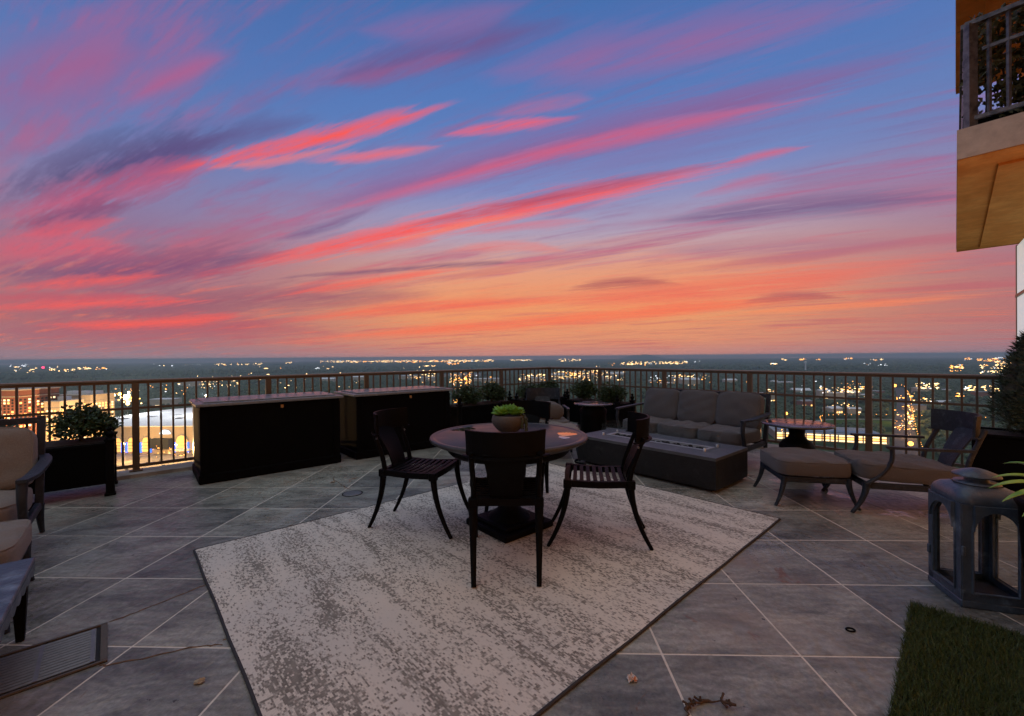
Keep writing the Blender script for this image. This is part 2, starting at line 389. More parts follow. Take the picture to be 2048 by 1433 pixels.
def leafmat(name, c1, c2, rough=.5, trans=.25):
    m = bpy.data.materials.new(name); m.use_nodes = True; t = NT(m.node_tree); b = t.n['Principled BSDF']; MATS[name] = m
    v = t.node('ShaderNodeTexCoord').outputs['Object']
    t.put(b.inputs['Base Color'], t.mix(t.mr(t.noise(v, 9.0, 3.0), .35, .65), (*c1, 1), (*c2, 1)))
    b.inputs['Roughness'].default_value = rough
    b.inputs['Subsurface Weight'].default_value = 0.0
    return m
M_leaf = leafmat('boxwood_leaf', (.022, .045, .014), (.045, .08, .022))
M_conifer = leafmat('conifer_needle', (.012, .028, .014), (.03, .055, .022), .6)
M_succ = leafmat('succulent_leaf', (.13, .36, .035), (.26, .55, .08), .4)
M_pearl = leafmat('pearl_strand', (.03, .05, .018), (.06, .09, .03), .4)
M_aloe = leafmat('strap_leaf', (.12, .3, .03), (.3, .5, .09), .35)
M_turf = leafmat('artificial_turf', (.02, .042, .006), (.085, .125, .03), .6); M_turf.node_tree.nodes['Noise Texture'].inputs['Scale'].default_value = 130
M_ivy = leafmat('balcony_foliage', (.03, .045, .012), (.12, .11, .03), .5)


# ================================================================== terrace floor with single tiles
def floor_mat():
    m = bpy.data.materials.new('stamped_concrete_tile'); m.use_nodes = True; t = NT(m.node_tree); b = t.n['Principled BSDF']; b.inputs['Specular IOR Level'].default_value = .4
    v = t.node('ShaderNodeTexCoord').outputs['Object']; rnd = t.node('ShaderNodeObjectInfo').outputs['Random']
    off = t.vm('ADD', v, t.comb(t.m('MULTIPLY', rnd, 17.0), t.m('MULTIPLY', rnd, 31.0), 0.0))
    big = t.noise(v, 1.1, 5.0, .6); st = t.noise(t.vm('MULTIPLY', off, (1.0, 1.9, 1.0)), 2.2, 7.0, .68, .4)
    c = t.mix(t.mr(st, .3, .7), (.125, .132, .12, 1), (.35, .366, .335, 1))
    tro = t.node('ShaderNodeTexWave'); tro.wave_type = 'RINGS'; tro.inputs['Scale'].default_value = 5.5; tro.inputs['Distortion'].default_value = 11.0; tro.inputs['Detail'].default_value = 4.0; tro.inputs['Detail Scale'].default_value = 1.3; t.l.new(off, tro.inputs['Vector'])
    c = t.mix(1.0, c, t.mix(tro.outputs['Fac'], (.86, .86, .86, 1), (1.1, 1.1, 1.1, 1)), 'MULTIPLY')
    c = t.mix(1.0, c, t.mix(t.mr(t.noise(off, 55.0, 5.0, .7), .3, .7), (.78, .78, .77, 1), (1.2, 1.19, 1.17, 1)), 'MULTIPLY')
    c = t.mix(t.m('MULTIPLY', t.mr(big, .46, .7), .65), c, (.29, .235, .18, 1))
    c = t.mix(t.m('MULTIPLY', t.mr(t.noise(v, 2.3, 4.0, .6), .55, .75), .55), c, (.36, .385, .375, 1))  # pale bluish patches: sky sheen put into the tile colour
    # rusty stains and dark pits with a shape of their own
    c = t.mix(t.m('MULTIPLY', t.mr(t.noise(off, 4.5, 6.0, .7, .8), .64, .7), .8), c, (.2, .1, .055, 1))
    c = t.mix(t.mr(t.noise(off, 16.0, 3.0, .6, .5), .7, .73), c, (.05, .045, .042, 1))
    c = t.mix(1.0, c, t.mix(t.mr(t.noise(v, .55, 3.0, .55), .35, .65), (.78, .77, .75, 1), (1.2, 1.2, 1.2, 1)), 'MULTIPLY')
    c = t.mix(1.0, c, t.mix(rnd, (.72, .73, .75, 1), (1.2, 1.18, 1.13, 1)), 'MULTIPLY')
    t.put(b.inputs['Base Color'], c)
    wet = t.mr(t.noise(v, .75, 4.0, .6), .48, .66)
    wv_ = t.vm('ADD', v, t.vm('SCALE', t.vm('SUBTRACT', t.noise(v, 2.6, 5.0, .65, out=1), (.5, .5, .5)), 1.1)); pool = None
    for (x_, y_, r_) in ((3.22, 3.62, .12), (3.55, 3.6, .16), (2.55, 4.75, .2), (3.1, 4.1, .16), (-2.0, 1.55, .16), (.55, 5.0, .2)):
        q = t.mr(t.vm('DISTANCE', wv_, (x_, y_, 0.0)), r_, r_ * .8); pool = q if pool is None else t.m('MAXIMUM', pool, q)
    fine = t.noise(off, 24.0, 5.0, .65)
    t.put(b.inputs['Roughness'], t.m('MULTIPLY', t.m('SUBTRACT', t.mr(fine, .3, .7, .3, .5), t.m('MULTIPLY', wet, .18)), t.m('MULTIPLY_ADD', pool, -.8, 1.0)))
    wv = t.node('ShaderNodeTexWave'); wv.inputs['Scale'].default_value = 3.2; wv.inputs['Distortion'].default_value = 16.0
    wv.inputs['Detail'].default_value = 3.0; wv.inputs['Detail Scale'].default_value = .9; t.l.new(off, wv.inputs['Vector'])
    h = t.m('ADD', t.m('MULTIPLY', wv.outputs['Fac'], .45), t.m('ADD', t.m('MULTIPLY', fine, .7), t.m('MULTIPLY', t.noise(t.vm('MULTIPLY', off, (1.0, 2.6, 1.0)), 9.0, 4.0, .6), .9)))
    bn = t.node('ShaderNodeBump'); t.put(bn.inputs['Strength'], t.m('MULTIPLY_ADD', pool, -.5, .75)); bn.inputs['Distance'].default_value = .007
    t.l.new(h, bn.inputs['Height']); t.l.new(bn.outputs[0], b.inputs['Normal'])
    return m
M_tile = floor_mat()
M_grout = mat('pale_grout', (.68, .64, .56), .8, var=.25, vscale=9, col2=(.5, .45, .38), fac=(.56, .72))
def clip(poly, n, d):
    """keep the side where n.p >= d"""
    out = []
    for i in range(len(poly)):
        p, q = poly[i], poly[(i + 1) % len(poly)]
        a = n[0] * p[0] + n[1] * p[1] - d; c = n[0] * q[0] + n[1] * q[1] - d
        if a >= 0: out.append(p)
        if (a >= 0) != (c >= 0):
            t = a / (a - c); out.append((p[0] + (q[0] - p[0]) * t, p[1] + (q[1] - p[1]) * t))
    return out
FD = Vector((-.688, -.725, 0)).normalized(); FG = Vector((9.16, 7.87, 0)); FN = Vector((-FD.y * -1, FD.x, 0))   # building front: line and outward normal
FN = Vector((FD.y, -FD.x, 0)); FN = FN if FN.x < 0 else -FN
half = [((E2.x, E2.y), CR.dot(E2) + .2), ((-E1.x, -E1.y), CR.dot(-E1) + .2), ((FN.x, FN.y), FG.dot(FN) + .02)]
base = MB(); poly = [(-14, -3), (14, -3), (14, 16), (-14, 16)]
for n, d in [((E2.x, E2.y), CR.dot(E2) - .1), ((-E1.x, -E1.y), CR.dot(-E1) - .1), ((FN.x, FN.y), FG.dot(FN))]: poly = clip(poly, n, d)
base.prism(poly, -.35, -.0012)
floor_o = base.build('terrace_floor', M_grout, kind='structure')
S = .6096; gy = -.032; gx, gyy = Vector((math.cos(gy), math.sin(gy))), Vector((-math.sin(gy), math.cos(gy)))
VENT = [(-1.806, 1.9), (-2.075, 2.165), (-2.62, 1.63), (-2.35, 1.365)]
nt = 0
for i in range(-22, 24):
    for j in range(-4, 24):
        c0 = gx * ((i - 6.019) * S) + gyy * ((-j + 6.196 + 12) * S - 0)
        g = .0052
        pts = [c0 + gx * (S * a) + gyy * (S * b2) + gx * (g * (1 - 2 * a)) + gyy * (g * (1 - 2 * b2)) for a, b2 in ((0, 0), (1, 0), (1, 1), (0, 1))]
        cc = c0 + (gx + gyy) * S / 2
        if cc.y < .75 or abs(cc.x) > cc.y * 1.25 + 1.0: continue
        p = [(q.x, q.y) for q in pts]
        for n, d in half: p = clip(p, n, d) if len(p) > 2 else p
        if len(p) < 3: continue
        ar = abs(sum(p[k][0] * p[(k + 1) % len(p)][1] - p[(k + 1) % len(p)][0] * p[k][1] for k in range(len(p)))) / 2
        if ar < .004: continue
        MB().prism(p, -.02, random.uniform(-.0006, .0006)).build('tile', M_tile, floor_o); nt += 1
print('tiles', nt)

# cement-washed patches and cracks on the floor: thin flakes lying on the tiles
# ------------------------------------------------------------------ kerb under the railings
kb = MB(); kb.prism([tuple(TP(a, b).xy) for a, b in ((-.1, -.12), (11, -.12), (11, .19), (.19, .19), (.19, 8.4), (-.1, 8.4))], -.3, .04)
kb.build('terrace_kerb', M_curb, kind='structure')

# ------------------------------------------------------------------ railings: bays of 1.372 m between posts, eleven balusters in each
BAY = 1.372
M_cap = mat('rail_cap_sky_sheen', (.16, .135, .11), .3, 0, .5, var=.2, vscale=8)  # cap paler than the rails: sky reflection put into the colour
def railing(label, bays, along, skip_first):
    """along: function s -> point on the rail's centre line"""
    t = thing('terrace_railing', label, 'railing', along(0), ROT_E1 if skip_first else ROT_E1 - math.pi / 2)
    L = bays * BAY; sx = -1 if skip_first else 1
    mb = MB(); mb.box((sx * (L / 2), 0, 1.09), (L + .07, .07, .022), bev=.004); mb.build('top_rail', M_cap, t)
    MB().box((sx * (L / 2), 0, 1.0655), (L, .04, .026)).build('under_rail', M_rail, t)
    MB().box((sx * (L / 2), 0, .77), (L, .022, .026)).build('middle_rail', M_rail, t)
    MB().box((sx * (L / 2), 0, .1), (L, .03, .034)).build('bottom_rail', M_rail, t)
    me_p = None; me_b = None
    for k in range(int(bays) + 1):
        if k == 0 and not skip_first: continue
        if me_p is None:
            o = MB().box((0, 0, .558), (.066, .05, 1.03), bev=.004).build('post', M_rail, t); me_p = o.data
            f = None
        else: o = put('post', me_p, t)
        o.location = (sx * k * BAY, 0, 0)
        fp = MB().box((sx * k * BAY, 0, .048), (.12, .1, .014), bev=.003).build('base_plate', M_rail, t)
    n = int(bays * 12)
    for k in range(1, n + 1):
        if k % 12 == 0: continue
        if me_b is None: o = MB().box((0, 0, .585), (.02, .026, .935), bev=.003).build('baluster', M_rail, t); me_b = o.data
        else: o = put('baluster', me_b, t)
        o.location = (sx * k * BAY / 12, 0, 0)
    return t
railing('brown metal balcony railing with square balusters behind the black chests', 6, lambda s: TP(s, 0), True)
railing('brown metal balcony railing with square balusters behind the grey sofa', 5.25, lambda s: TP(0, s), False)

# ================================================================== the apartment tower at the right
tower = thing('apartment_tower', 'ochre stucco apartment tower with stacked balconies at the right edge', 'building', (FG.x, FG.y, 0), math.atan2(FD.y, FD.x))
# local +x runs along the front towards the viewer, outward is local -y or +y depending on FN
sgn = 1 if Vector((-FD.y, FD.x, 0)).dot(FN) > 0 else -1
M_glass_dark = mat('tinted_glass', (.06, .08, .09), .04, 0, 1.0); M_glass_dark.node_tree.nodes['Principled BSDF'].inputs['Metallic'].default_value = .75
M_glass_dark.node_tree.nodes['Principled BSDF'].inputs['Base Color'].default_value = (.55, .62, .66, 1)
M_lit = bpy.data.materials.new('lit_room_window'); M_lit.use_nodes = True
_b = M_lit.node_tree.nodes['Principled BSDF']; _b.inputs['Base Color'].default_value = (.3, .2, .1, 1); _b.inputs['Roughness'].default_value = .15
_b.inputs['Emission Color'].default_value = (1, .37, .1, 1); _b.inputs['Emission Strength'].default_value = .72
M_bright = emit('pale_lit_window', (.74, .8, .8), .5)  # pane glows to stand in for pale sky reflected in the glass
M_mull = mat('window_frame_metal', (.2, .16, .12), .45, .4)
LW = 17.0; PW = 1.3
MB().box((LW / 2, -sgn * .25, -1.6), (LW, .4, 3.4)).build('wall', M_stucco, tower)
MB().box((LW / 2, -sgn * .25, 6.4), (LW, .4, 6.06)).build('wall', M_stucco, tower)
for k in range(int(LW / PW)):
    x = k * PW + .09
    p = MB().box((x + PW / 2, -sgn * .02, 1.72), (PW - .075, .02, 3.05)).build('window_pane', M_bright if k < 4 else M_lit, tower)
    MB().box((x, -sgn * .045, 1.72), (.07, .09, 3.1), bev=.006).build('mullion', M_mull, tower)
    MB().box((x + PW / 2, sgn * .0, 2.35), (PW - .07, .03, .05)).build('transom', M_mull, tower)
def tw(p): return tower_inv @ Vector(p)
tower_inv = (Matrix.Translation(tower.location) @ Matrix.Rotation(tower.rotation_euler.z, 4, 'Z')).inverted()
def loc_poly(pts): return [tuple((tower_inv @ Vector((x, y, 0))).xy) for x, y in pts]
P0 = Vector((4.638, 4.5, 0)); P1 = Vector((8.636, 8.4, 0)); edge_d = (P1 - P0).normalized()
slab = [P0, P1, P1 + E2 * 1.45, P0 + E2 * 1.75]
def inset(pts, dd):
    c = sum(pts, Vector()) / len(pts); return [p + (c - p) * dd for p in pts]
for lev in range(2):
    z = 3.343 + lev * 3.05
    s_ = MB(); s_.prism(loc_poly([tuple(p.xy) for p in slab]), z, z + .305); sl = s_.build('balcony', M_fascia, tower)
    so = MB(); so.prism(loc_poly([tuple(p.xy) for p in inset(slab, .004)]), z - .05, z - .002); so.build('soffit', M_stucco, sl)
    so = MB(); so.prism(loc_poly([tuple(p.xy) for p in [P0 + E2 * .3 + edge_d * .3, P1 + E2 * .3 - edge_d * .3, P1 + E2 * 1.3 - edge_d * .3, P0 + E2 * 1.5 + edge_d * .3]]), z - .075, z - .051); so.build('soffit_panel', M_stucco, sl)
    fx = loc_poly([tuple((P0 + edge_d * 2.9 + E2 * .75).xy)])[0]
    MB().lathe([(.07, 0), (.075, .006), (.0, .006)], (fx[0], fx[1], z - .083), 20).build('soffit_light', M_plain_dark, sl)
    if lev == 0:
        rl = MB(); q = [P0 + E2 * .06 + edge_d * .07, P0 + E2 * 1.7 + edge_d * .07]
        def lp(p, zz): v = tower_inv @ Vector((p.x, p.y, 0)); return (v.x, v.y, zz)
        ztop = z + .305
        mb = MB(); mb.tube([lp(q[0], ztop + 1.08), lp(q[1], ztop + 1.08)], (.03, .022), sq=True); ro = mb.build('balcony_rail', M_grey_metal, tower)
        MB().tube([lp(q[0], ztop + .1), lp(q[1], ztop + .1)], (.016, .02), sq=True).build('bottom_rail', M_grey_metal, ro)
        MB().tube([lp(q[0] + E2 * .12, ztop + .78), lp(q[1], ztop + .78)], (.014, .016), sq=True).build('middle_rail', M_grey_metal, ro)
        MB().tube([lp(q[0] + E2 * .04, ztop), lp(q[0] + E2 * .04, ztop + 1.07)], (.045, .03), sq=True, up=tuple(edge_d)).build('post', M_grey_metal, ro)
        for k in range(1, 12):
            p = q[0] + E2 * (.04 + .13 * k)
            MB().tube([lp(p, ztop + .1), lp(p, ztop + 1.07)], (.013, .013), sq=True, up=tuple(edge_d)).build('baluster', M_grey_metal, ro)
        # side rail running back along the balcony's long edge
        r2 = [P0 + E2 * .06 + edge_d * .07, P1 + E2 * .06 - edge_d * .1]
        MB().tube([lp(r2[0], ztop + 1.082), lp(r2[1], ztop + 1.082)], (.03, .022), sq=True).build('side_rail', M_grey_metal, ro)
        MB().tube([lp(r2[0], ztop + .1), lp(r2[1], ztop + .1)], (.016, .02), sq=True).build('side_bottom_rail', M_grey_metal, ro)
        for k in range(1, 44):
            p = r2[0] + edge_d * (k * .127)
            MB().tube([lp(p, ztop + .1), lp(p, ztop + 1.07)], (.01, .01), sq=True).build('side_baluster', M_grey_metal, ro)
# screening plant that grows behind the upper balcony's railing
def leaf_cloud(mb, n, inside, size, seed, up=.3):
    rs = random.Random(seed)
    for _ in range(n):
        p, nrm = inside(rs)
        d = Vector((rs.gauss(0, 1), rs.gauss(0, 1), rs.gauss(0, 1) + up)) * .6 + Vector(nrm) * .8; d.normalize()
        s2 = size * rs.uniform(.6, 1.3); w = d.cross(Vector((rs.gauss(0, 1), rs.gauss(0, 1), rs.gauss(0, 1)))).normalized() * s2 * .32
        p = Vector(p); k = d.cross(w).normalized() * s2 * .1
        mb.add([p, p + d * s2 * .5 + w + k, p + d * s2, p + d * s2 * .5 - w + k], [(0, 1, 2, 3)])
    return mb
ip = thing('climbing_plant', 'leafy climbing plant behind the upper balcony railing', 'plant', tuple(P0 + E2 * .9 + edge_d * .45 + Vector((0, 0, 3.65))), math.atan2(E2.y, E2.x))
def ivy(rs):
    x = rs.uniform(-.82, .8); z = rs.uniform(0.0, 1.25); y = rs.gauss(0, .1)
    if x < -.62 and z < .5 and rs.random() < .75: x += .25
    return (x, y, z), (0, 0, 0)
leaf_cloud(MB(), 5200, ivy, .07, 3).build('foliage', M_ivy, ip)
st = MB()
for k in range(9):
    x = -.7 + k * .17; st.tube(curve([(x, 0, 0), (x + random.uniform(-.06, .06), .03, .5), (x + random.uniform(-.1, .1), 0, 1.15)], 5), [.012 - .0005 * i for i in range(11)], 5)
st.build('stems', M_wood, ip)
MB().box((0, 0, .09), (1.6, .3, .18), bev=.01).build('trough', M_blackpaint, ip)


# ================================================================== furniture
def fwd(deg): return R(deg - 90)              # rotation that turns local +y to the compass angle deg (0 = +x)
def cushion(w, d, h, puff=.12, edge=7.0, n=14, seed=0, wr=.006):
    rs = random.Random(seed); bm = bmesh.new(); bmesh.ops.create_cube(bm, size=2.0)
    bmesh.ops.subdivide_edges(bm, edges=bm.edges[:], cuts=n, use_grid_fill=True)
    ph = [rs.uniform(0, 6.28) for _ in range(8)]; fr = [rs.uniform(1.5, 5) for _ in range(8)]
    mb = MB(); vs = []
    for v in bm.verts:
        x, y, z = v.co; k = (abs(x) ** edge + abs(y) ** edge + abs(z) ** edge) ** (1 / edge); x, y, z = x / k, y / k, z / k
        z *= 1 + puff * (1 - x * x) * (1 - y * y) - .10 * (x ** 6 + y ** 6) * .5
        x *= 1 + .025 * (1 - y * y) * (1 - z * z); y *= 1 + .025 * (1 - x * x) * (1 - z * z)
        dn = sum(math.sin(fr[i] * x * 2 + ph[i]) * math.sin(fr[i + 4] * y * 2 + ph[i + 4]) for i in range(4)) * wr
        vs.append((x * w / 2, y * d / 2, z * h / 2 + dn * (1 if z > 0 else .3)))
    bm.verts.index_update()
    mb.add(vs, [[q.index for q in f.verts] for f in bm.faces], True); bm.free(); return mb
def piping(w, d, z, r=.006, edge=7.0, n=48):
    pts = []
    for i in range(n + 1):
        a = 2 * math.pi * i / n; x, y = math.cos(a), math.sin(a); k = (abs(x) ** edge + abs(y) ** edge) ** (1 / edge)
        pts.append((x / k * w / 2 * .985, y / k * d / 2 * .985, z))
    return MB().tube(pts, r, 6)
def xf(mb, M): mb.v = [tuple(M @ Vector(p)) for p in mb.v]; return mb
def put_cushion(parent, name, m, c, dims, tilt=0.0, seed=0, puff=.12, pip=True, rz=0.0, wr=.007):
    w, d, h = dims
    M = Matrix.Translation(Vector(c)) @ Matrix.Rotation(rz, 4, 'Z') @ Matrix.Rotation(tilt, 4, 'X')
    o = xf(cushion(w, d, h, puff, seed=seed, wr=wr), M).build(name, m, parent)
    if pip:
        xf(piping(w, d, h * .36), M).build('piping', m, o)
        xf(piping(w, d, -h * .36), M).build('piping', m, o)
    return o
def sabre(mb, top, tip, w0=(.024, .03), w1=(.013, .015), n=12, pw=1.9):
    pts = []; rs = []
    for i in range(n + 1):
        t = i / n; k = t ** pw
        pts.append((top[0] + (tip[0] - top[0]) * k, top[1] + (tip[1] - top[1]) * k, top[2] + (tip[2] - top[2]) * t))
        e = t ** .8; rs.append((w0[0] + (w1[0] - w0[0]) * e, w0[1] + (w1[1] - w0[1]) * e))
    return mb.tube(pts, rs, 10, up=(1, 0, 0))
def arc_tablet(rad, phm, yc, z0, z1, th, flare=.0, n=22):
    rows = []
    for j in range(5):
        t = j / 4; z = z0 + (z1 - z0) * t; r = rad + flare * t * t; row = []
        for i in range(n + 1):
            p = -phm + 2 * phm * i / n; row.append((r * math.sin(p), yc - flare * t * t + r * (1 - math.cos(p)), z))
        rows.append(row)
    return MB().sheet(rows, th)

# ------------------------------------------------------------------ klismos dining chairs
def dining_chair(label, loc, deg):
    t = thing('dining_chair', label, 'chair', loc, fwd(deg), 'black klismos chairs round the dining table')
    f = MB(); zs = .445
    f.tube(curve([(-.228, .215, zs), (0, .225, zs), (.228, .215, zs)], 6), (.016, .022), sq=True)
    f.tube([(-.2, -.215, zs), (.2, -.215, zs)], (.016, .022), sq=True)
    for s in (-1, 1):
        f.tube(curve([(s * .228, .215, zs), (s * .212, 0, zs - .008), (s * .2, -.215, zs)], 6), (.016, .022), sq=True)
        for y in (.215, -.215): f.box((s * (.228 if y > 0 else .2), y, zs - .004), (.056, .056, .058), bev=.006)
    f.build('seat_frame', M_black, t)
    for k in range(8):
        y = .165 - k * .047; w = .41 - k * .004
        MB().tube(curve([(-w / 2, y, zs + .012), (0, y, zs + .003), (w / 2, y, zs + .012)], 5), (.014, .0045), sq=True).build('slat', M_black, t)
    for s in (-1, 1):
        sabre(MB(), (s * .225, .215, zs), (s * .226, .352, 0)).build('leg', M_black, t)
        sabre(MB(), (s * .2, -.215, zs), (s * .188, -.352, 0)).build('leg', M_black, t)
        b = MB(); b.tube(curve([(s * .197, -.2, zs), (s * .196, -.222, .55), (s * .2, -.262, .66), (s * .203, -.3, .76)], 6), [(.021 - .0004 * i, .017) for i in range(19)], 8, up=(1, 0, 0))
        b.build('back_stile', M_black, t)
        MB().sphere((s * .214, -.262, .70), .009, 8, 6).build('rivet', M_grey_metal, t)
    rows = []
    for j in range(9):
        u = j / 8; w = .098 + .035 * u ** 1.5; z = .462 + .29 * u; y = -.212 - .145 * u ** 1.4
        rows.append([(w * x, y + .012 * x * x, z) for x in (-1, -.5, 0, .5, 1)])
    MB().sheet(rows, .012).build('splat', M_black, t)
    tb = arc_tablet(.3, R(52), -.362, .735, .888, .016, .008).build('backrest', M_black, t)
    lip = [(.308 * math.sin(p), -.364 + .306 * (1 - math.cos(p)), .734) for p in [R(-55 + 110 * i / 22) for i in range(23)]]
    MB().tube(lip, (.02, .006), 8).build('backrest_lip', M_black, tb)
    return t
c_near = dining_chair('black slatted chair nearest the viewer, its back turned to the camera', (-.045, 2.83, .012), 90.5)
c_left = dining_chair('black slatted chair left of the round table, facing right', (-.735, 3.455, .012), -15)
c_right = dining_chair('black slatted chair right of the round table, facing left', (.625, 3.18, .012), 171)
c_far = dining_chair('black chair on the far side of the table behind the succulent bowl', (.07, 3.89, .012), 257)

# ------------------------------------------------------------------ round dining table
t = thing('dining_table', 'round dark pedestal dining table on the pale rug', 'table', (-.03, 3.385, .012), ROT_E1)
M_ttop = bpy.data.materials.new('wet_bronze_tabletop'); M_ttop.use_nodes = True; q = NT(M_ttop.node_tree); b_ = q.n['Principled BSDF']
v_ = q.node('ShaderNodeTexCoord').outputs['Object']
n_ = q.noise(v_, 6.0, 5.0, .6)
q.put(b_.inputs['Base Color'], q.mix(q.mr(n_, .35, .7), (.045, .047, .049, 1), (.085, .086, .085, 1))); b_.inputs['Metallic'].default_value = 0
w_ = q.vm('ADD', v_, q.vm('SCALE', q.vm('SUBTRACT', q.noise(v_, 7.0, 3.0, out=1), (.5, .5, .5)), .16))
def puddle(c, r): return q.mr(q.vm('DISTANCE', w_, q.comb(*c, .7)), r, r * .86)
pd = puddle((-.13, .44), .105)
for c, r in (((.33, -.30), .085), ((.22, -.39), .06), ((-.02, .52), .06)): pd = q.m('MAXIMUM', pd, puddle(c, r))
q.put(b_.inputs['Roughness'], q.mix(pd, q.mix(q.mr(n_, .3, .7), (.34,) * 3, (.48,) * 3), (.015,) * 3))
q.put(b_.inputs['Specular IOR Level'], q.m('ADD', .22, q.m('MULTIPLY', pd, .78)))
q.put(b_.inputs['Coat Weight'], pd); b_.inputs['Coat Roughness'].default_value = .01
top = MB().lathe([(0, .715), (.555, .715), (.56, .712), (.575, .712), (.58, .716), (.6, .716), (.609, .71), (.612, .7), (.607, .69), (.59, .684), (.575, .672), (.545, .66), (.52, .65), (.0, .65)], n=72).build('tabletop', M_ttop, t)
MB().lathe([(.50, .652), (.47, .60), (.455, .585), (.0, .585)], n=48).build('apron', M_black, t)
MB().lathe([(.17, .07), (.15, .1), (.1, .13), (.075, .17), (.07, .21), (.1, .3), (.13, .38), (.135, .44), (.11, .52), (.09, .55), (.14, .59)], n=28, close=False).build('pedestal', M_black, t)
b = MB(); b.box((0, 0, .025), (.49, .49, .05), bev=.008); b.box((0, 0, .062), (.4, .4, .03), bev=.01); b.build('base', M_black, t)

# ------------------------------------------------------------------ succulents in a bowl on the table
bw = thing('planted_bowl', 'round grey stone bowl of succulents on the dining table', 'bowl', (-.032, 3.50, .728))
M_bowl = mat('ribbed_stoneware', (.1, .086, .076), .7, 0, .3, var=.25, vscale=20, bump=.3, bscale=50)
prof = [(.06, 0), (.085, .012)]
for i in range(15):
    u = i / 14; r = .085 + .05 * math.sin(u * 2.25) ** .9 ; prof.append((r + .0016 * (i % 2), .014 + .118 * u))
prof += [(.112, .136), (.105, .13), (.1, .115), (0, .112)]
MB().lathe(prof, n=40).build('bowl', M_bowl, bw)
MB().lathe([(.1, .118), (0, .122)], n=20, close=False).build('soil', M_soil, bw)
def succ_leaf(mb, o, az, el, L, w):
    d = Vector((math.cos(az) * math.cos(el), math.sin(az) * math.cos(el), math.sin(el))); x = Vector((-math.sin(az), math.cos(az), 0)); n = d.cross(x)
    rows = []
    for j in range(6):
        u = j / 5; ww = w * (math.sin(math.pi * min(1, u * .86 + .1)) ** .7) * (1 if u < 1 else .15); c = o + d * (L * u) + Vector((0, 0, 1)) * (.25 * L * u * u)
        rows.append([c - x * ww - n * ww * -.25, c - n * .004, c + x * ww - n * ww * -.25])
    mb.sheet(rows, .005)
for (cx_, cy_, cz_, sc_) in ((-.05, -.03, .135, 1.45), (.045, -.035, .14, 1.4), (.0, .05, .145, 1.4), (-.075, .04, .13, 1.1), (.075, .03, .13, 1.15)):
    ro = MB(); o = Vector((cx_, cy_, cz_)); g = 0
    for ring, (cnt, el, L) in enumerate(((6, 1.2, .038), (8, .85, .05), (9, .45, .06), (8, .12, .06))):
        for k in range(cnt):
            g += 2.39996; succ_leaf(ro, o, g, el + random.uniform(-.1, .1), L * sc_ * random.uniform(.9, 1.1), .0165 * sc_)
    ro.build('rosette', M_succ, bw)
sp = MB()
for k in range(13):
    a = random.uniform(-.75, .65); r = .118; x, y = r * math.cos(a), r * math.sin(a); z = .142; n = random.randint(11, 17)
    for i in range(n):
        u = i / n; sp.sphere((x + .028 * min(1, u * 3) * math.cos(a) + random.gauss(0, .004), y + .028 * min(1, u * 3) * math.sin(a) + random.gauss(0, .004), max(.008, z - i * .0095)), .0065, 6, 4)
sp.build('pearl_strands', M_pearl, bw)['kind'] = 'stuff'

# ------------------------------------------------------------------ rug
def rug_mat():
    m = bpy.data.materials.new('distressed_woven_rug'); m.use_nodes = True; t = NT(m.node_tree); b = t.n['Principled BSDF']
    v = t.node('ShaderNodeTexCoord').outputs['Object']; x, y, z = t.xyz(v)
    sn = lambda s, k: t.m('DIVIDE', t.m('FLOOR', t.m('MULTIPLY', s, k)), k)
    g = t.comb(sn(x, 150.0), sn(y, 84.0), 0.0)            # woven cells: short across, longer along
    jit = t.node('ShaderNodeTexWhiteNoise'); t.l.new(g, jit.inputs['Vector'])
    strk = t.noise(t.vm('MULTIPLY', g, (7.0, 1.1, 1.0)), 1.0, 5.0, .6, .4)
    blot = t.noise(t.vm('MULTIPLY', g, (17.0, 9.0, 1.0)), 1.0, 4.0, .65, .3)
    fin = t.noise(t.vm('MULTIPLY', g, (74.0, 36.0, 1.0)), 1.0, 3.0, .6)
    s = t.m('ADD', t.m('ADD', t.m('MULTIPLY', strk, .88), t.m('MULTIPLY', blot, .5)), t.m('MULTIPLY', fin, 1.27))
    s = t.m('ADD', s, t.m('MULTIPLY', t.m('SUBTRACT', jit.outputs[0], .5), .13))
    dark = t.mr(s, 1.31, 1.47, interp='LINEAR')
    pale = t.mix(t.mr(t.noise(v, 1.6, 3.0), .35, .65), (.71, .665, .58, 1), (.65, .625, .565, 1))
    dk = t.mix(t.mr(blot, .4, .65), (.17, .158, .138, 1), (.26, .243, .212, 1))
    c = t.mix(t.m('MULTIPLY', dark, .93), pale, dk)
    thread = t.m('SINE', t.m('MULTIPLY', x, 1500.0))
    c = t.mix(1.0, c, t.mix(t.m('MULTIPLY_ADD', thread, .5, .5), (.88, .88, .88, 1), (1.06, 1.06, 1.06, 1)), 'MULTIPLY')
    t.put(b.inputs['Base Color'], c); b.inputs['Roughness'].default_value = .95; b.inputs['Specular IOR Level'].default_value = .15
    bn = t.node('ShaderNodeBump'); bn.inputs['Strength'].default_value = .6; bn.inputs['Distance'].default_value = .003
    t.l.new(t.m('SUBTRACT', t.m('MULTIPLY', fin, .8), t.m('MULTIPLY', dark, .6)), bn.inputs['Height']); t.l.new(bn.outputs[0], b.inputs['Normal'])
    return m
RA = R(42.4); ru = thing('area_rug', 'large pale distressed rug with grey streaks under the dining table', 'rug', (-.03, 3.24, 0), RA)
rl, rw = 3.56, 2.58
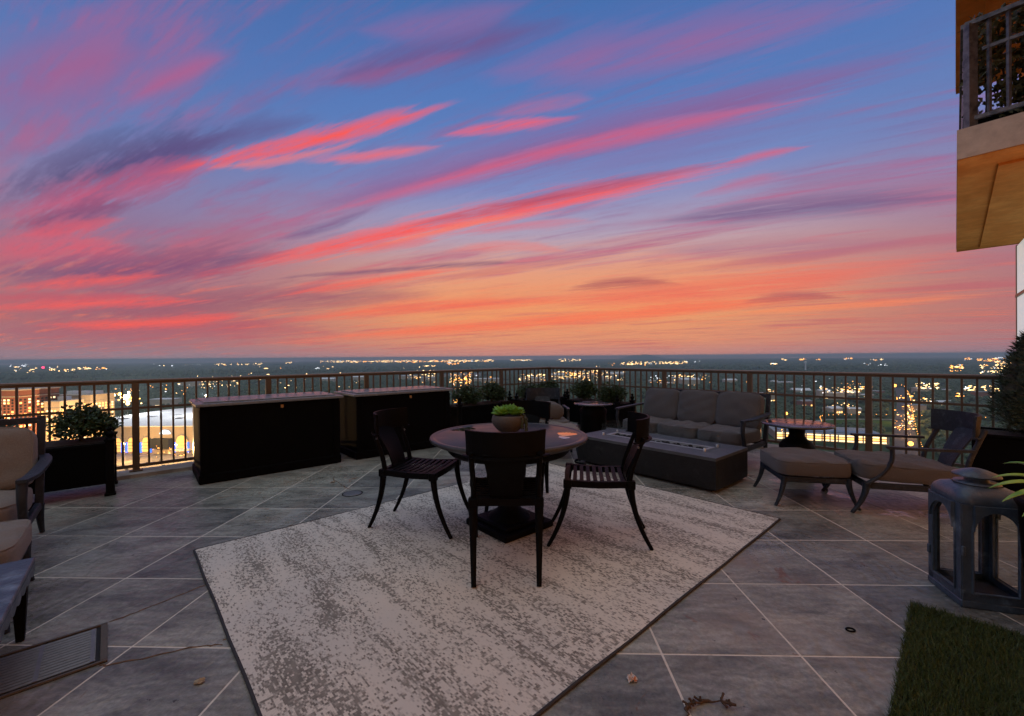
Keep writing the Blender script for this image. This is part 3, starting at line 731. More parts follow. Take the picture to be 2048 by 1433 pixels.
# local +x along the 42-degree edge
mb = MB(); N = 24; rows = []
for j in range(N + 1):
    rows.append([(-rl / 2 + rl * i / 36 + (.0016 * math.sin(j * .9) * (abs(i - 18) / 18) ** 4), -rw / 2 + rw * j / N + .0016 * math.sin(i * .7 + 1) * (abs(j - 12) / 12) ** 4, .0115 + .003 * math.sin(i * .55 + j * .3) * math.sin(j * .5 + 1) * (1 - (abs(i - 18) / 18) ** 6)) for i in range(37)])
mb.sheet(rows, 0).add([(-rl / 2, -rw / 2, .002), (rl / 2, -rw / 2, .002), (rl / 2, rw / 2, .002), (-rl / 2, rw / 2, .002)], [(3, 2, 1, 0)])
pile = mb.build('pile', rug_mat(), ru)
M_bind = mat('charcoal_binding', (.035, .035, .04), .9, var=.3, vscale=60)
for s in (-1, 1):
    MB().tube([(-rl / 2 + rl * i / 36, s * rw / 2 + .0016 * math.sin(i * .7 + 1), .007) for i in range(37)], .0074, 8).build('binding', M_bind, ru)
    MB().tube([(s * rl / 2 + .0016 * math.sin(j * .9), -rw / 2 + rw * j / N, .007) for j in range(N + 1)], .0074, 8).build('binding', M_bind, ru)

# ------------------------------------------------------------------ two storage chests
M_brass = mat('brass', (.55, .32, .12), .35, .9)
def chest(label, a0, a1, b1, skew=0.0):
    w = a1 - a0; dp = .74; t = thing('storage_chest', label, 'chest', tuple(TP((a0 + a1) / 2, b1 - dp / 2)), ROT_E1 + skew, 'black storage chests along the railing')
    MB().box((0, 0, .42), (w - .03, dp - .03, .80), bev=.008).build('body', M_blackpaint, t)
    fr = [(-w / 2 + .05, 0, .1), (w / 2 - .05, 0, .1)]
    y = -(dp - .03) / 2 - .006
    for x in (-w / 2 + .055, w / 2 - .055): MB().box((x, y, .43), (.08, .014, .72), bev=.003).build('corner_stile', M_blackpaint, t)
    MB().box((0, -.002, .055), (w, dp, .10), bev=.01).build('plinth', M_blackpaint, t)
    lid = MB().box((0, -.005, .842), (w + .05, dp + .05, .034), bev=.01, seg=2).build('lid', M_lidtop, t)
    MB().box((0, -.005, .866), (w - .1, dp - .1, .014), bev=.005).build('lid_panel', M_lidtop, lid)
    lk = MB(); lk.box((.06, y - .004, .775), (.03, .01, .036), bev=.002); lk.tube([(.048, y - .012, .775), (.048, y - .016, .765), (.06, y - .018, .757), (.072, y - .016, .765), (.072, y - .012, .775)], .004, 6)
    lk.build('hasp', M_brass, t)
    return t
chest('larger left black storage chest with a brass hasp', 4.88, 6.36, 1.06)
chest('right black storage chest beside the corner planter', 3.24, 4.70, 1.07)

# ------------------------------------------------------------------ fire table
ft = thing('fire_table', 'long charcoal fire table with a glass wind guard in front of the sofa', 'fire table', tuple(TP(2.285, 3.94)), ROT_E1 - math.pi / 2)
L_, W_ = 1.72, .76        # local x along E2, local y along E1 (away)
zt = .345
bd = MB(); x0, x1, y0, y1 = -L_ / 2, L_ / 2, -W_ / 2, W_ / 2
bd.box((0, 0, .03), (L_ - .14, W_ - .14, .06)); bd.build('plinth', M_plain_dark, ft)
sh = MB()
tx, ty = .60, .085
for (ax, bx, ay, by) in ((x0, x1, y0, -ty), (x0, x1, ty, y1), (x0, -tx, -ty, ty), (tx, x1, -ty, ty)):
    sh.box(((ax + bx) / 2, (ay + by) / 2, zt - .015), (bx - ax, by - ay, .03))
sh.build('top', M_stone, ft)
sd = MB(); th = .02
for s in (-1, 1):
    sd.box((0, s * (W_ / 2 - th / 2 - .003), (zt - .03 + .035) / 2), (L_ - .004, th, zt - .03 - .035))
    sd.box((s * (L_ / 2 - th / 2 - .003), 0, (zt - .03 + .035) / 2), (th, W_ - .05, zt - .03 - .035))
sd.build('side_panels', M_stone_shade, ft)
M_steel = mat('brushed_steel', (.6, .6, .6), .38, .6)
tr = MB(); tr.box((0, 0, zt - .06), (2 * tx, 2 * ty, .01))
for s in (-1, 1):
    tr.box((0, s * (ty - .004), zt - .028), (2 * tx, .008, .06)); tr.box((s * (tx - .004), 0, zt - .028), (.008, 2 * ty - .02, .06))
tr.build('burner_tray', M_steel, ft)
fl = MB()
for s in (-1, 1): fl.box((0, s * (ty + .008), zt + .002), (2 * tx + .06, .03, .006)); fl.box((s * (tx + .012), 0, zt + .0022), (.03, 2 * ty - .02, .006))
fl.build('burner_flange', M_steel, ft)
M_lava = mat('lava_rock', (.012, .011, .011), .9, bump=.8, bscale=120)
rocks = random.Random(5)
for k in range(70):
    x = rocks.uniform(-tx + .04, tx - .04); y = rocks.uniform(-.06, .035)
    rk = MB(); rk.sphere((x, y, zt - .022 + rocks.uniform(0, .02)), rocks.uniform(.017, .028), 6, 4, (rocks.uniform(.8, 1.3), rocks.uniform(.7, 1.1), .7), False); rk.build('lava_rock', M_lava, ft)
M_clear = bpy.data.materials.new('clear_glass'); M_clear.use_nodes = True; q = NT(M_clear.node_tree); b_ = q.n['Principled BSDF']
q.n.remove(b_); gl = q.node('ShaderNodeBsdfGlossy'); gl.inputs['Roughness'].default_value = .02; tp = q.node('ShaderNodeBsdfTransparent'); tp.inputs[0].default_value = (.95, .97, .97, 1)
ms = q.node('ShaderNodeMixShader'); fre = q.node('ShaderNodeLayerWeight')
q.l.new(q.m('MULTIPLY_ADD', q.m('POWER', fre.outputs['Facing'], 4.0), .4, .03), ms.inputs[0]); q.l.new(tp.outputs[0], ms.inputs[1]); q.l.new(gl.outputs[0], ms.inputs[2]); q.l.new(ms.outputs[0], q.n['Material Output'].inputs[0])
for s in (-1, 1):
    MB().box((0, s * .13, zt + .075), (1.36, .006, .15)).build('wind_guard', M_clear, ft)
    MB().box((s * .68, 0, zt + .075), (.006, .25, .15)).build('wind_guard', M_clear, ft)
    for s2 in (-1, 1): MB().lathe([(.014, 0), (.014, .03), (0, .032)], (s * .64, s2 * .145, zt), 12).build('guard_clip', M_steel, ft)
cd = MB(); cd.tube(curve([(-L_ / 2 + .08, -.12, .03), (-L_ / 2 - .02, -.2, .012), (-L_ / 2 - .07, -.3, .01), (-L_ / 2 + .0, -.42, .01), (-L_ / 2 + .16, -.42, .01)], 8), .012, 8); cd.build('gas_hose', M_black, ft)

# ------------------------------------------------------------------ sofa and loveseat
def sofa(label, cat, loc, rz, w, n, cloth, name, dp=.92, back_top=.84, seed=0, bars=True):
    t = thing(name, label, cat, loc, rz)
    iw = w - .12; cw = iw / n; yf = dp / 2; yb = -dp / 2
    fr = MB(); fr.box((0, yf - .05, .235), (w - .06, .04, .055), bev=.008); fr.box((0, yb + .16, .235), (w - .06, .04, .055), bev=.008)
    for s in (-1, 1): fr.box((s * (w / 2 - .05), .04, .235), (.04, dp - .2, .055), bev=.008)
    fr.build('seat_frame', M_iron, t)
    for k in range(n):
        x = -iw / 2 + cw * (k + .5)
        put_cushion(t, 'seat_cushion', cloth, (x, .06, .345), (cw - .006, dp - .22, .165), R(2), seed + k)
        put_cushion(t, 'back_cushion', cloth, (x + random.uniform(-.012, .012), yb + .20, .615 + random.uniform(-.01, .01)), (cw - .012, .455, .17), R(105), seed + 20 + k, .26, wr=.011)
    bf = MB()
    bf.tube([(-w / 2 + .045, yb + .035, back_top - .03), (w / 2 - .045, yb + .035, back_top - .03)], (.02, .022), sq=True)
    for s in (-1, 1): bf.tube(curve([(s * (w / 2 - .045), yb + .18, .24), (s * (w / 2 - .045), yb + .11, .5), (s * (w / 2 - .045), yb + .03, back_top)], 6), (.02, .022), sq=True, up=(1, 0, 0))
    for k in range(int(w / .14)):
        x = -w / 2 + .12 + k * .14
        bf.tube([(x, yb + .15, .26), (x, yb + .04, back_top - .03)], .008, 6)
    bf.build('back_frame', M_iron, t)
    for s in (-1, 1):
        x = s * (w / 2 - .03); ar = MB()
        ar.tube(curve([(x + s * .0, yb + .085, .60), (x + s * .035, yb + .3, .592), (x + s * .03, yf - .2, .578), (x - s * .0, yf - .02, .575)], 7), [(.026 + .008 * math.sin(i / 21 * 3.14), .011) for i in range(22)], 4, sq=True)
        ar.build('arm', M_iron, t)
        ps = MB(); ps.tube(curve([(x, yf - .05, .57), (x, yf - .03, .45), (x, yf - .07, .32), (x, yf - .08, .24)], 6), [(.017, .022 + .006 * abs(i - 9) / 9) for i in range(19)], 8, up=(1, 0, 0)); ps.build('arm_post', M_iron, t)
        sabre(MB(), (x - s * .015, yf - .07, .25), (x - s * .015, yf + .02, 0), (.024, .03), (.014, .015)).build('leg', M_iron, t)
        sabre(MB(), (x - s * .015, yb + .17, .25), (x - s * .015, yb + .05, 0), (.024, .03), (.014, .015)).build('leg', M_iron, t)
    return t
sofa('grey three-seat sofa facing the fire table, backed by the railing', 'sofa', tuple(TP(1.22, 3.8)), R(220.8 - 90), 1.76, 3, M_grey_cloth, 'sofa', seed=1)
sofa('cream-cushioned armchair cut off by the left edge of the picture', 'armchair', tuple(TP(7.86, 2.15)), fwd(-49.2), 1.0, 1, M_cream_cloth, 'armchair', dp=.95, back_top=.9, seed=40)

# ------------------------------------------------------------------ lounge chairs and ottomans of the same family
def lounge_chair(label, loc, deg, cloth, group='lounge chairs with curved backs'):
    t = thing('lounge_chair', label, 'chair', loc, fwd(deg), group)
    w, dp = .66, .74
    fr = MB(); fr.box((0, dp / 2 - .04, .235), (w - .04, .035, .05), bev=.008); fr.box((0, -dp / 2 + .04, .235), (w - .1, .035, .05), bev=.008)
    for s in (-1, 1): fr.box((s * (w / 2 - .045), 0, .235), (.035, dp - .06, .05), bev=.008)
    fr.build('seat_frame', M_iron, t)
    put_cushion(t, 'seat_cushion', cloth, (0, .02, .34), (w - .05, dp - .02, .155), R(2), int(abs(loc[0]) * 10))
    for s in (-1, 1):
        x = s * (w / 2 - .03)
        sabre(MB(), (x, dp / 2 - .03, .26), (x + s * .0, dp / 2 + .075, 0), (.027, .036), (.014, .015)).build('leg', M_iron, t)
        sabre(MB(), (x * .92, -dp / 2 + .04, .26), (x * .88, -dp / 2 - .09, 0), (.027, .036), (.014, .015)).build('leg', M_iron, t)
        a = MB(); a.tube(curve([(x, dp / 2 - .03, .25), (x, dp / 2 - .13, .33), (x, dp / 2 - .2, .44), (x, dp / 2 - .21, .54), (x, dp / 2 - .2, .555)], 6), [(.016, .02)] * 25, 8, up=(1, 0, 0)); a.build('arm_post', M_iron, t)
        a = MB(); a.tube(curve([(x, dp / 2 - .17, .562), (x + s * .02, 0, .56), (x + s * .012, -dp / 2 - .0, .56)], 6), (.02, .01), sq=True); a.build('arm', M_iron, t)
        b = MB(); b.tube(curve([(x * .9, -dp / 2 + .04, .24), (x * .9, -dp / 2 + .01, .45), (x * .86, -dp / 2 - .06, .62), (x * .82, -dp / 2 - .11, .72)], 6), [(.02, .016)] * 19, 8, up=(1, 0, 0)); b.build('back_stile', M_iron, t)
    rows = []
    for j in range(9):
        u = j / 8; wd = .075 + .05 * u; z = .27 + .42 * u; y = -dp / 2 + .02 - .18 * u ** 1.6
        rows.append([(wd * x, y + .012 * x * x, z) for x in (-1, -.5, 0, .5, 1)])
    MB().sheet(rows, .012).build('splat', M_iron, t)
    tb = arc_tablet(.33, R(54), -dp / 2 - .17, .655, .83, .018, .012).build('backrest', M_iron, t)
    lip = [(.335 * math.sin(p), -dp / 2 - .171 + .333 * (1 - math.cos(p)), .654) for p in [R(-57 + 114 * i / 22) for i in range(23)]]
    MB().tube(lip, (.022, .007), 8).build('backrest_lip', M_iron, tb)
    return t
def ottoman(label, loc, deg, cloth, group='footstools of the lounge chairs', w=.6, dp=.58):
    t = thing('ottoman', label, 'footstool', loc, fwd(deg), group)
    fr = MB()
    for s in (-1, 1): fr.box((0, s * (dp / 2 - .04), .235), (w - .06, .035, .05), bev=.008); fr.box((s * (w / 2 - .04), 0, .235), (.035, dp - .06, .05), bev=.008)
    fr.build('seat_frame', M_iron, t)
    put_cushion(t, 'cushion', cloth, (0, 0, .335), (w, dp, .15), 0, 77)
    for sx in (-1, 1):
        for sy in (-1, 1):
            sabre(MB(), (sx * (w / 2 - .04), sy * (dp / 2 - .04), .26), (sx * (w / 2 - .02), sy * (dp / 2 + .035), 0), (.025, .034), (.013, .014)).build('leg', M_iron, t)
    MB().lathe([(.0, 0), (.012, .02), (.008, .05), (.014, .06)], (0, 0, .17), 10).build('pendant_knob', M_iron, t)
    return t
lounge_chair('lounge chair with long taupe seat cushion in front of the conifer planter', (3.36, 3.80, 0), 164, M_taupe_cloth)
ottoman('taupe footstool between the fire table and the lounge chair', (2.70, 4.03, 0), 168, M_taupe_cloth)
lc = lounge_chair('lounge chair with a round pillow among the corner planters', (.5, 6.42, 0), -88, M_taupe_cloth)
ottoman('pale footstool in front of the corner lounge chair', (.56, 5.80, 0), -88, M_cream_cloth)
pw = cushion(.52, .2, .22, .35, 3.0, seed=9); pw = xf(pw, Matrix.Translation((.48, 6.27, .53)) @ Matrix.Rotation(R(2), 4, 'Z'))
tag(pw.build('bolster_pillow', M_taupe_cloth), 'plump beige pillow resting on the corner lounge chair', 'pillow')
# the footstool in front of the armchair at the left edge
ottoman('cream footstool in front of the armchair at the left edge', tuple(TP(7.62, 3.1)), -49.2, M_cream_cloth, w=.62, dp=.6)

# ------------------------------------------------------------------ coffee table at the far left edge
ct = thing('coffee_table', 'blue-grey metal table corner with a scalloped edge at the left edge', 'table', tuple(TP(7.65, 3.95)), ROT_E1)
MB().box((0, 0, .36), (.86, .86, .022), bev=.004).build('tabletop', M_lantern, ct)
sc_ = MB()
for s in (-1, 1):
    for ax in (0, 1):
        rows = [[], []]
        for i in range(49):
            u = -.42 + .84 * i / 48; zz = .315 - .018 * abs(math.sin(i * .52))
            p = (u, s * .42) if ax == 0 else (s * .42, u)
            rows[0].append((*p, .349)); rows[1].append((*p, zz))
        sc_.sheet(rows, .01)
sc_.build('apron', M_lantern, ct)
for sx in (-1, 1):
    for sy in (-1, 1): MB().tube([(sx * .385, sy * .385, .35), (sx * .385, sy * .385, 0)], [(.03, .03), (.014, .014)], sq=True).build('leg', M_black, ct)

# ------------------------------------------------------------------ round side tables
def side_table(label, loc, r, urn):
    t = thing('side_table', label, 'table', loc, 0, 'round side tables')
    tm = MB().lathe([(0, .6), (r - .02, .6), (r - .005, .597), (r, .588), (r - .004, .578), (r - .03, .572), (0, .57)], n=48).build('tabletop', M_ttop2, t)
    if urn: pr = [(.15, 0), (.16, .03), (.12, .08), (.13, .2), (.165, .3), (.165, .36), (.13, .41), (.085, .44), (.07, .48), (.08, .54), (.12, .572)]
    else: pr = [(.2, 0), (.21, .03), (.2, .06), (.2, .4), (.21, .5), (.16, .54), (.14, .572)]
    MB().lathe(pr, n=32).build('pedestal', M_black, t); return t
M_ttop2 = mat('wet_side_table_metal', (.07, .068, .068), .2, .5, .6, var=.3, vscale=7, rvar=.17)
side_table('round urn-based side table between the sofa and the lounge chair', (3.05, 4.64, 0), .335, True)
side_table('round drum side table beside the corner lounge chair', (1.26, 6.75, 0), .30, False)


# ================================================================== planters, shrubs, lantern, turf and small things
def planter(label, a0, a1, b0, b1, post=True):
    c = TP((a0 + a1) / 2, (b0 + b1) / 2); w = abs(a1 - a0); d = abs(b1 - b0)
    t = thing('planter', label, 'planter', tuple(c), ROT_E1, 'black trough planters by the railing')
    MB().box((0, 0, .315), (w - .04, d - .04, .40), bev=.006).build('trough', M_blackpaint, t)
    MB().box((0, 0, .505), (w - .02, d - .02, .025), bev=.006).build('rim', M_black, t)
    MB().box((0, 0, .519), (w - .12, d - .12, .01)).build('soil', M_soil, t)
    for sx in (-1, 1):
        for sy in (-1, 1):
            x, y = sx * (w / 2 - .03), sy * (d / 2 - .03)
            p = MB().box((x, y, .27), (.065, .065, .53), bev=.006).build('post', M_black, t)
            MB().box((x, y, .545), (.085, .085, .022), bev=.005).build('post_cap', M_black, p)
            MB().lathe([(.03, .0), (.018, .012), (.03, .03), (.037, .045), (.03, .062), (.012, .075), (.02, .09), (.022, .1), (.012, .115), (0, .118)], (x, y, .556), 14).build('finial', M_black, p)
            MB().box((x, y, .012), (.085, .085, .024), bev=.004).build('foot', M_black, p)
        for zz in (.36, .46):
            pts = [(sx * (w / 2 + .035) , .045 * math.cos(q_), zz + .045 * math.sin(q_) - .02) for q_ in [2 * math.pi * i / 20 for i in range(21)]]
        rg = MB(); rg.tube([(sx * (w / 2 - .015 + .02 * 1), .05 * math.cos(q_), .40 + .05 * math.sin(q_)) for q_ in [2 * math.pi * i / 20 for i in range(21)]], .007, 6)
        rg.build('ring_handle', M_black, t)
    return t
planter('black trough planter with ball finials beside the left armchair', 7.02, 8.5, .30, .86)
planter('black trough planter next to the right storage chest', 1.62, 2.92, .28, .80)
planter('black trough planter in the railing corner behind the lounge chair', .25, 1.45, .28, .80)
pc = planter('black trough planter behind the drum side table', .28, .78, 1.1, 2.34)

def shrub_mesh(seed, r=.24, n=2600):
    rs0 = random.Random(seed); lobes = [(Vector((rs0.gauss(0, 1), rs0.gauss(0, 1), rs0.gauss(.2, .8))).normalized() * r * rs0.uniform(.3, .62), r * rs0.uniform(.38, .6)) for _ in range(16)]
    def ins(rs):
        c, q = rs.choice(lobes); d = Vector((rs.gauss(0, 1), rs.gauss(0, 1), rs.gauss(0, 1))).normalized(); p = c + d * q * rs.uniform(.55, 1.08) ** .6
        p.z *= .92; return p, d
    return leaf_cloud(MB(), n, ins, .042, seed)
shr = [shrub_mesh(s).build('foliage_source', M_leaf) for s in (1, 2, 3)]
smesh = [o.data for o in shr]
for o in shr: bpy.data.objects.remove(o)
def stemmesh(seed):
    rs = random.Random(seed); mb = MB()
    for k in range(7):
        a = rs.uniform(0, 6.28); r = rs.uniform(.05, .14); mb.tube(curve([(0, 0, -.22), (r * .4 * math.cos(a), r * .4 * math.sin(a), -.08), (r * math.cos(a), r * math.sin(a), .08)], 4), [.012 - .001 * i for i in range(9)], 5)
    return mb
stm = stemmesh(4).build('stem_source', M_wood); stmd = stm.data; bpy.data.objects.remove(stm)
SH = [((7.27, .58), .80, 1.0, 'round boxwood shrub at the right end of the left planter'), ((7.95, .58), .78, .95, 'round boxwood shrub behind the cream armchair'),
      ((2.58, .54), .77, .92, 'left of two dark shrubs in the planter beside the chests'), ((2.05, .54), .78, 1.0, 'right of two dark shrubs in the planter beside the chests'),
      ((1.15, .54), .76, .9, 'dark shrub left behind the corner lounge chair'), ((.62, .54), .77, .95, 'dark shrub hidden behind the back of the corner lounge chair'),
      ((.53, 1.42), .78, .98, 'left of two dark shrubs behind the drum side table'), ((.53, 2.02), .77, .95, 'right of two dark shrubs behind the drum side table')]
for k, ((a, b), z, s, lab) in enumerate(SH):
    t = thing('boxwood_shrub', lab, 'shrub', tuple(TP(a, b, .525)), k * 1.7, 'clipped shrubs in the trough planters')
    o = put('crown', smesh[k % 3], t); o.location = (0, 0, .15); o.scale = (s * 1.12, s * 1.12, s * .86)
    o = put('stem', stmd, t); o.location = (0, 0, .2); o.scale = (1, 1, .9)

# conifer in a square planter by the building
cp = thing('square_planter', 'large black square planter under the conifer at the right edge', 'planter', tuple(TP(.44, 6.72)), ROT_E1)
MB().box((0, 0, .27), (.54, .66, .54), bev=.008).build('tub', M_blackpaint, cp)
rm = MB()
for s in (-1, 1): rm.box((0, s * .325, .552), (.60, .05, .026), bev=.006); rm.box((s * .275, 0, .5525), (.05, .60, .025), bev=.006)
rm.build('rim', M_black, cp); MB().box((0, 0, .54), (.5, .6, .012)).build('soil', M_soil, cp)
cf = thing('conifer', 'dark upright conifer filling the right edge above the black planter', 'conifer', tuple(TP(.42, 6.84, .548)))
rs = random.Random(8); nd = MB()
for k in range(1900):
    u = rs.random() ** .8; z = .02 + .98 * u; r = .36 * (1 - u) ** .62 * (min(1, .55 + u * 5)); a = rs.uniform(0, 6.283)
    p0 = Vector((r * .35 * math.cos(a), r * .35 * math.sin(a), z - .04)); d = Vector((math.cos(a), math.sin(a), .55 + rs.gauss(0, .2))).normalized(); L = r * .68 + rs.uniform(.02, .09)
    side = d.cross(Vector((0, 0, 1))).normalized(); upv = side.cross(d)
    for i in range(15):
        q_ = .25 + .75 * i / 15; c = p0 + d * (L * q_); aa = i * 2.4 + rs.uniform(0, 1); dd = (d * .75 + (side * math.cos(aa) + upv * math.sin(aa)) * .7).normalized(); ln = .055 * rs.uniform(.6, 1.2); wv = dd.cross(d).normalized() * .0042
        nd.add([c - wv, c + wv, c + dd * ln], [(0, 1, 2)])
nd.sphere((0, 0, .42), .26, 14, 10, (1, 1, 1.6), False); nd.build('crown', M_conifer, cf); MB().tube([(0, 0, -.01), (0, 0, .9)], [.03, .008], 8).build('trunk', M_wood, cf)

# strap-leaved plant in a low pot right beside the lantern
ag = thing('strap_leaf_plant', 'bright green strap-leaved plant reaching over the lantern', 'plant', (2.56, 1.93, 0), 0)
MB().lathe([(.13, 0), (.16, .03), (.19, .4), (.2, .6), (.215, .63), (.2, .65), (.175, .63), (0, .62)], n=28).build('pot', M_blackpaint, ag)
for k, (az, el, L) in enumerate([(150, 40, .36), (165, 30, .38), (178, 22, .37), (190, 14, .36), (200, 8, .33), (120, 55, .4), (90, 60, .38), (220, 40, .3), (250, 35, .34), (300, 40, .34), (340, 40, .34), (30, 50, .36), (160, 60, .3), (195, 48, .3)]):
    a = R(az); el_ = R(el); rows = []
    for j in range(12):
        u = j / 11; wv = .026 * math.sin(math.pi * min(1, .18 + u * .82)) ** .8 * (1 if j < 11 else .1)
        rr = L * (u * math.cos(el_) + .06 * u * u); zz = .645 + L * (u * math.sin(el_ + .35) - .62 * u * u)
        c = Vector((rr * math.cos(a), rr * math.sin(a), zz)); x = Vector((-math.sin(a), math.cos(a), 0))
        rows.append([c - x * wv + Vector((0, 0, wv * .4)), c, c + x * wv + Vector((0, 0, wv * .4))])
    MB().sheet(rows, .003).build('leaf', M_aloe, ag)
a2 = thing('strap_leaf_plant', 'tip of a green strap-leaved plant at the bottom right corner', 'plant', (1.97, 1.36, 0), 0)
MB().lathe([(.06, 0), (.08, .02), (.1, .16), (.085, .15), (0, .145)], n=20).build('pot', M_blackpaint, a2)
for k in range(9):
    a = k * .7 + 2.6; rows = []
    for j in range(8):
        u = j / 7; wv = .02 * math.sin(math.pi * min(1, .2 + u * .8)) * (1 if j < 7 else .1); c = Vector((.2 * u * math.cos(a), .2 * u * math.sin(a), .15 + .16 * u - .2 * u * u)); x = Vector((-math.sin(a), math.cos(a), 0))
        rows.append([c - x * wv, c - Vector((0, 0, .003)), c + x * wv])
    MB().sheet(rows, .003).build('leaf', M_aloe, a2)

# ------------------------------------------------------------------ big metal lantern
ln = thing('lantern', 'big blue-grey metal lantern with arched glass sides on the floor', 'lantern', (2.53, 2.36, 0), R(-17.5))
hw = .138
bs = MB(); bs.box((0, 0, .02), (.29, .29, .04), bev=.006); bs.build('base', M_lantern, ln)
MB().box((0, 0, .043), (.25, .25, .006)).build('floor_plate', M_plain_dark, ln)
for k in range(4):
    fm = MB(); M = Matrix.Rotation(k * math.pi / 2, 4, 'Z'); z0, z1, zt = .04, .405, .54; ow = .095
    fm.box((0, -hw + .004, z0 + .02), (2 * hw - .01, .018, .04))
    for s in (-1, 1): fm.box((s * (hw + ow) / 2, -hw + .004, (z0 + zt) / 2), (hw - ow, .018, zt - z0))
    rows = [[], []]
    for i in range(17):
        a = math.pi * i / 16; rows[0].append((-ow * math.cos(a), -hw - .005, z1 + ow * 1.12 * math.sin(a))); rows[1].append((-ow * math.cos(a), -hw - .005, zt))
    fm.sheet(rows, -.018, False); xf(fm, M).build('side_frame', M_lantern, ln)
    gl_ = MB(); gl_.box((0, -hw + .02, .275), (2 * ow + .01, .003, .47)); xf(gl_, M).build('glass_pane', M_clear, ln)
    bd_ = MB(); bd_.tube([(-ow + .0, -hw - .006, .08)] + [(-ow * math.cos(math.pi * i / 16), -hw - .006, z1 + ow * 1.12 * math.sin(math.pi * i / 16)) for i in range(17)] + [(ow, -hw - .006, .08), (-ow, -hw - .006, .08)], .006, 6, up=(0, 1, 0)); xf(bd_, M).build('moulding', M_lantern, ln)
rf = MB(); prof = [(.143, .535), (.148, .55), (.146, .57), (.136, .592), (.116, .61), (.095, .62), (.086, .624)]; rows = []
for r, z in prof:
    row = []
    for i in range(33):
        a = math.pi / 4 + 2 * math.pi * i / 32; e_ = 7 if r > .1 else 4; x, y = math.cos(a), math.sin(a); kk = (abs(x) ** e_ + abs(y) ** e_) ** (1 / e_); row.append((r * x / kk, r * y / kk, z))
    rows.append(row)
rf.sheet(rows, 0); rf.build('roof', M_lantern, ln)
MB().lathe([(.086, .622), (.097, .628), (.088, .636), (.05, .638), (.046, .662)], n=28, close=False).build('collar', M_lantern, ln)
MB().lathe([(.045, .652), (.098, .668), (.095, .676), (.05, .696), (.02, .705), (0, .706)], n=28).build('cap', M_lantern, ln)
MB().box((-hw + .0, -hw - .012, .3), (.014, .012, .05), bev=.003).build('latch', M_lantern, ln)
MB().box((-hw - .012, hw - .02, .2), (.012, .02, .05), bev=.003).build('hinge', M_lantern, ln)

# ------------------------------------------------------------------ artificial turf mat
TC = Vector((2.115, 2.295, 0)); d1 = Vector((-.731, -.682, 0)); d2 = Vector((.79, -.613, 0))
tm = thing('turf_mat', 'green artificial turf mat at the bottom right corner', 'mat', tuple(TC), R(-46))
cr_ = d2.x * d1.y - d2.y * d1.x
bk = MB(); bk.prism([(0, 0), (.9, 0), (.9, -1.45), (0, -1.45)], 0, .008); bk.build('backing', mat('turf_backing', (.012, .022, .008), .95), tm)
rs = np.random.RandomState(4); N = 26000
x = rs.uniform(-.006, .62, N); y = rs.uniform(-1.15, .006, N); h = rs.uniform(.018, .042, N); th = rs.uniform(0, 6.283, N); le = rs.uniform(.003, .026, N); wd = rs.uniform(.0012, .0026, N); tw_ = rs.uniform(0, 3.14, N)
v = np.zeros((N, 3, 3)); v[:, 0] = np.c_[x - wd * np.cos(tw_), y - wd * np.sin(tw_), np.full(N, .006)]; v[:, 1] = np.c_[x + wd * np.cos(tw_), y + wd * np.sin(tw_), np.full(N, .006)]; v[:, 2] = np.c_[x + le * np.cos(th), y + le * np.sin(th), h]
me = bpy.data.meshes.new('blades'); me.vertices.add(3 * N); me.vertices.foreach_set('co', v.ravel()); me.loops.add(3 * N); me.loops.foreach_set('vertex_index', np.arange(3 * N, dtype=np.int32))
me.polygons.add(N); me.polygons.foreach_set('loop_start', np.arange(0, 3 * N, 3, dtype=np.int32)); me.update(); me.validate(); me.materials.append(M_turf)
put('blades', me, tm, 'stuff')

# ------------------------------------------------------------------ floor vent, drain, litter
vt = thing('floor_vent', 'grey louvred floor vent sunk in the tiles at the lower left', 'vent', (-1.94, 2.03, 0), R(43))
M_vent = mat('galvanised_vent', (.2, .205, .21), .5, .5, var=.3, vscale=15)
vl, vw = 1.0, .375; M_frame = mat('vent_frame_stone', (.1, .088, .075), .8, var=.3, vscale=20)
MB().box((-vl / 2 + .02, 0, .0012), (vl, vw, .004)).build('recess_shade', M_plain_dark, vt)  # flat dark plate: shade of the sunk opening put into its colour
fm = MB()
for s in (-1, 1): fm.box((-vl / 2 + .02, s * (vw / 2 - .006), .005), (vl, .012, .01)); 
fm.box((.008, 0, .005), (.024, vw - .03, .01)); fm.build('frame', M_frame, vt)
for k in range(13):
    y = -vw / 2 + .04 + k * .0245
    MB().box((-vl / 2, y, .0065), (vl - .04, .013, .004), rot=Matrix.Rotation(R(18), 3, 'X')).build('louvre', M_vent, vt)
for x in (-.03, -.2, -.37, -.54): MB().box((x, 0, .0075), (.014, vw - .06, .004)).build('cross_bar', M_vent, vt)
dr = thing('floor_drain', 'small round floor drain cover between the chests and the rug', 'drain', (-1.578, 4.243, .001))
MB().lathe([(.085, 0), (.085, .004), (.075, .005), (.0, .005)], n=32).build('cover', M_vent, dr)
MB().lathe([(.098, 0), (.098, .0025), (.086, .0025), (.086, 0)], n=32).build('ring', M_plain_dark, dr)
def scrap(name, label, cat, c, r, m, seed, h=.02, n=9):
    rs = random.Random(seed); rows = []
    for j in range(n):
        rows.append([(c[0] + r * ((i / (n - 1)) * 2 - 1) * rs.uniform(.75, 1.0) * (1 - .35 * abs(j / (n - 1) * 2 - 1)), c[1] + r * .75 * (j / (n - 1) * 2 - 1) * rs.uniform(.8, 1.0), .004 + h * rs.random() * (1 - ((i / (n - 1)) * 2 - 1) ** 2 * .7)) for i in range(n)])
    return tag(MB().sheet(rows, .0015, False).build(name, m), label, cat)
M_paper = mat('stained_paper', (.62, .55, .5), .8, col2=(.45, .16, .07), fac=(.5, .6), vscale=26, var=.1)
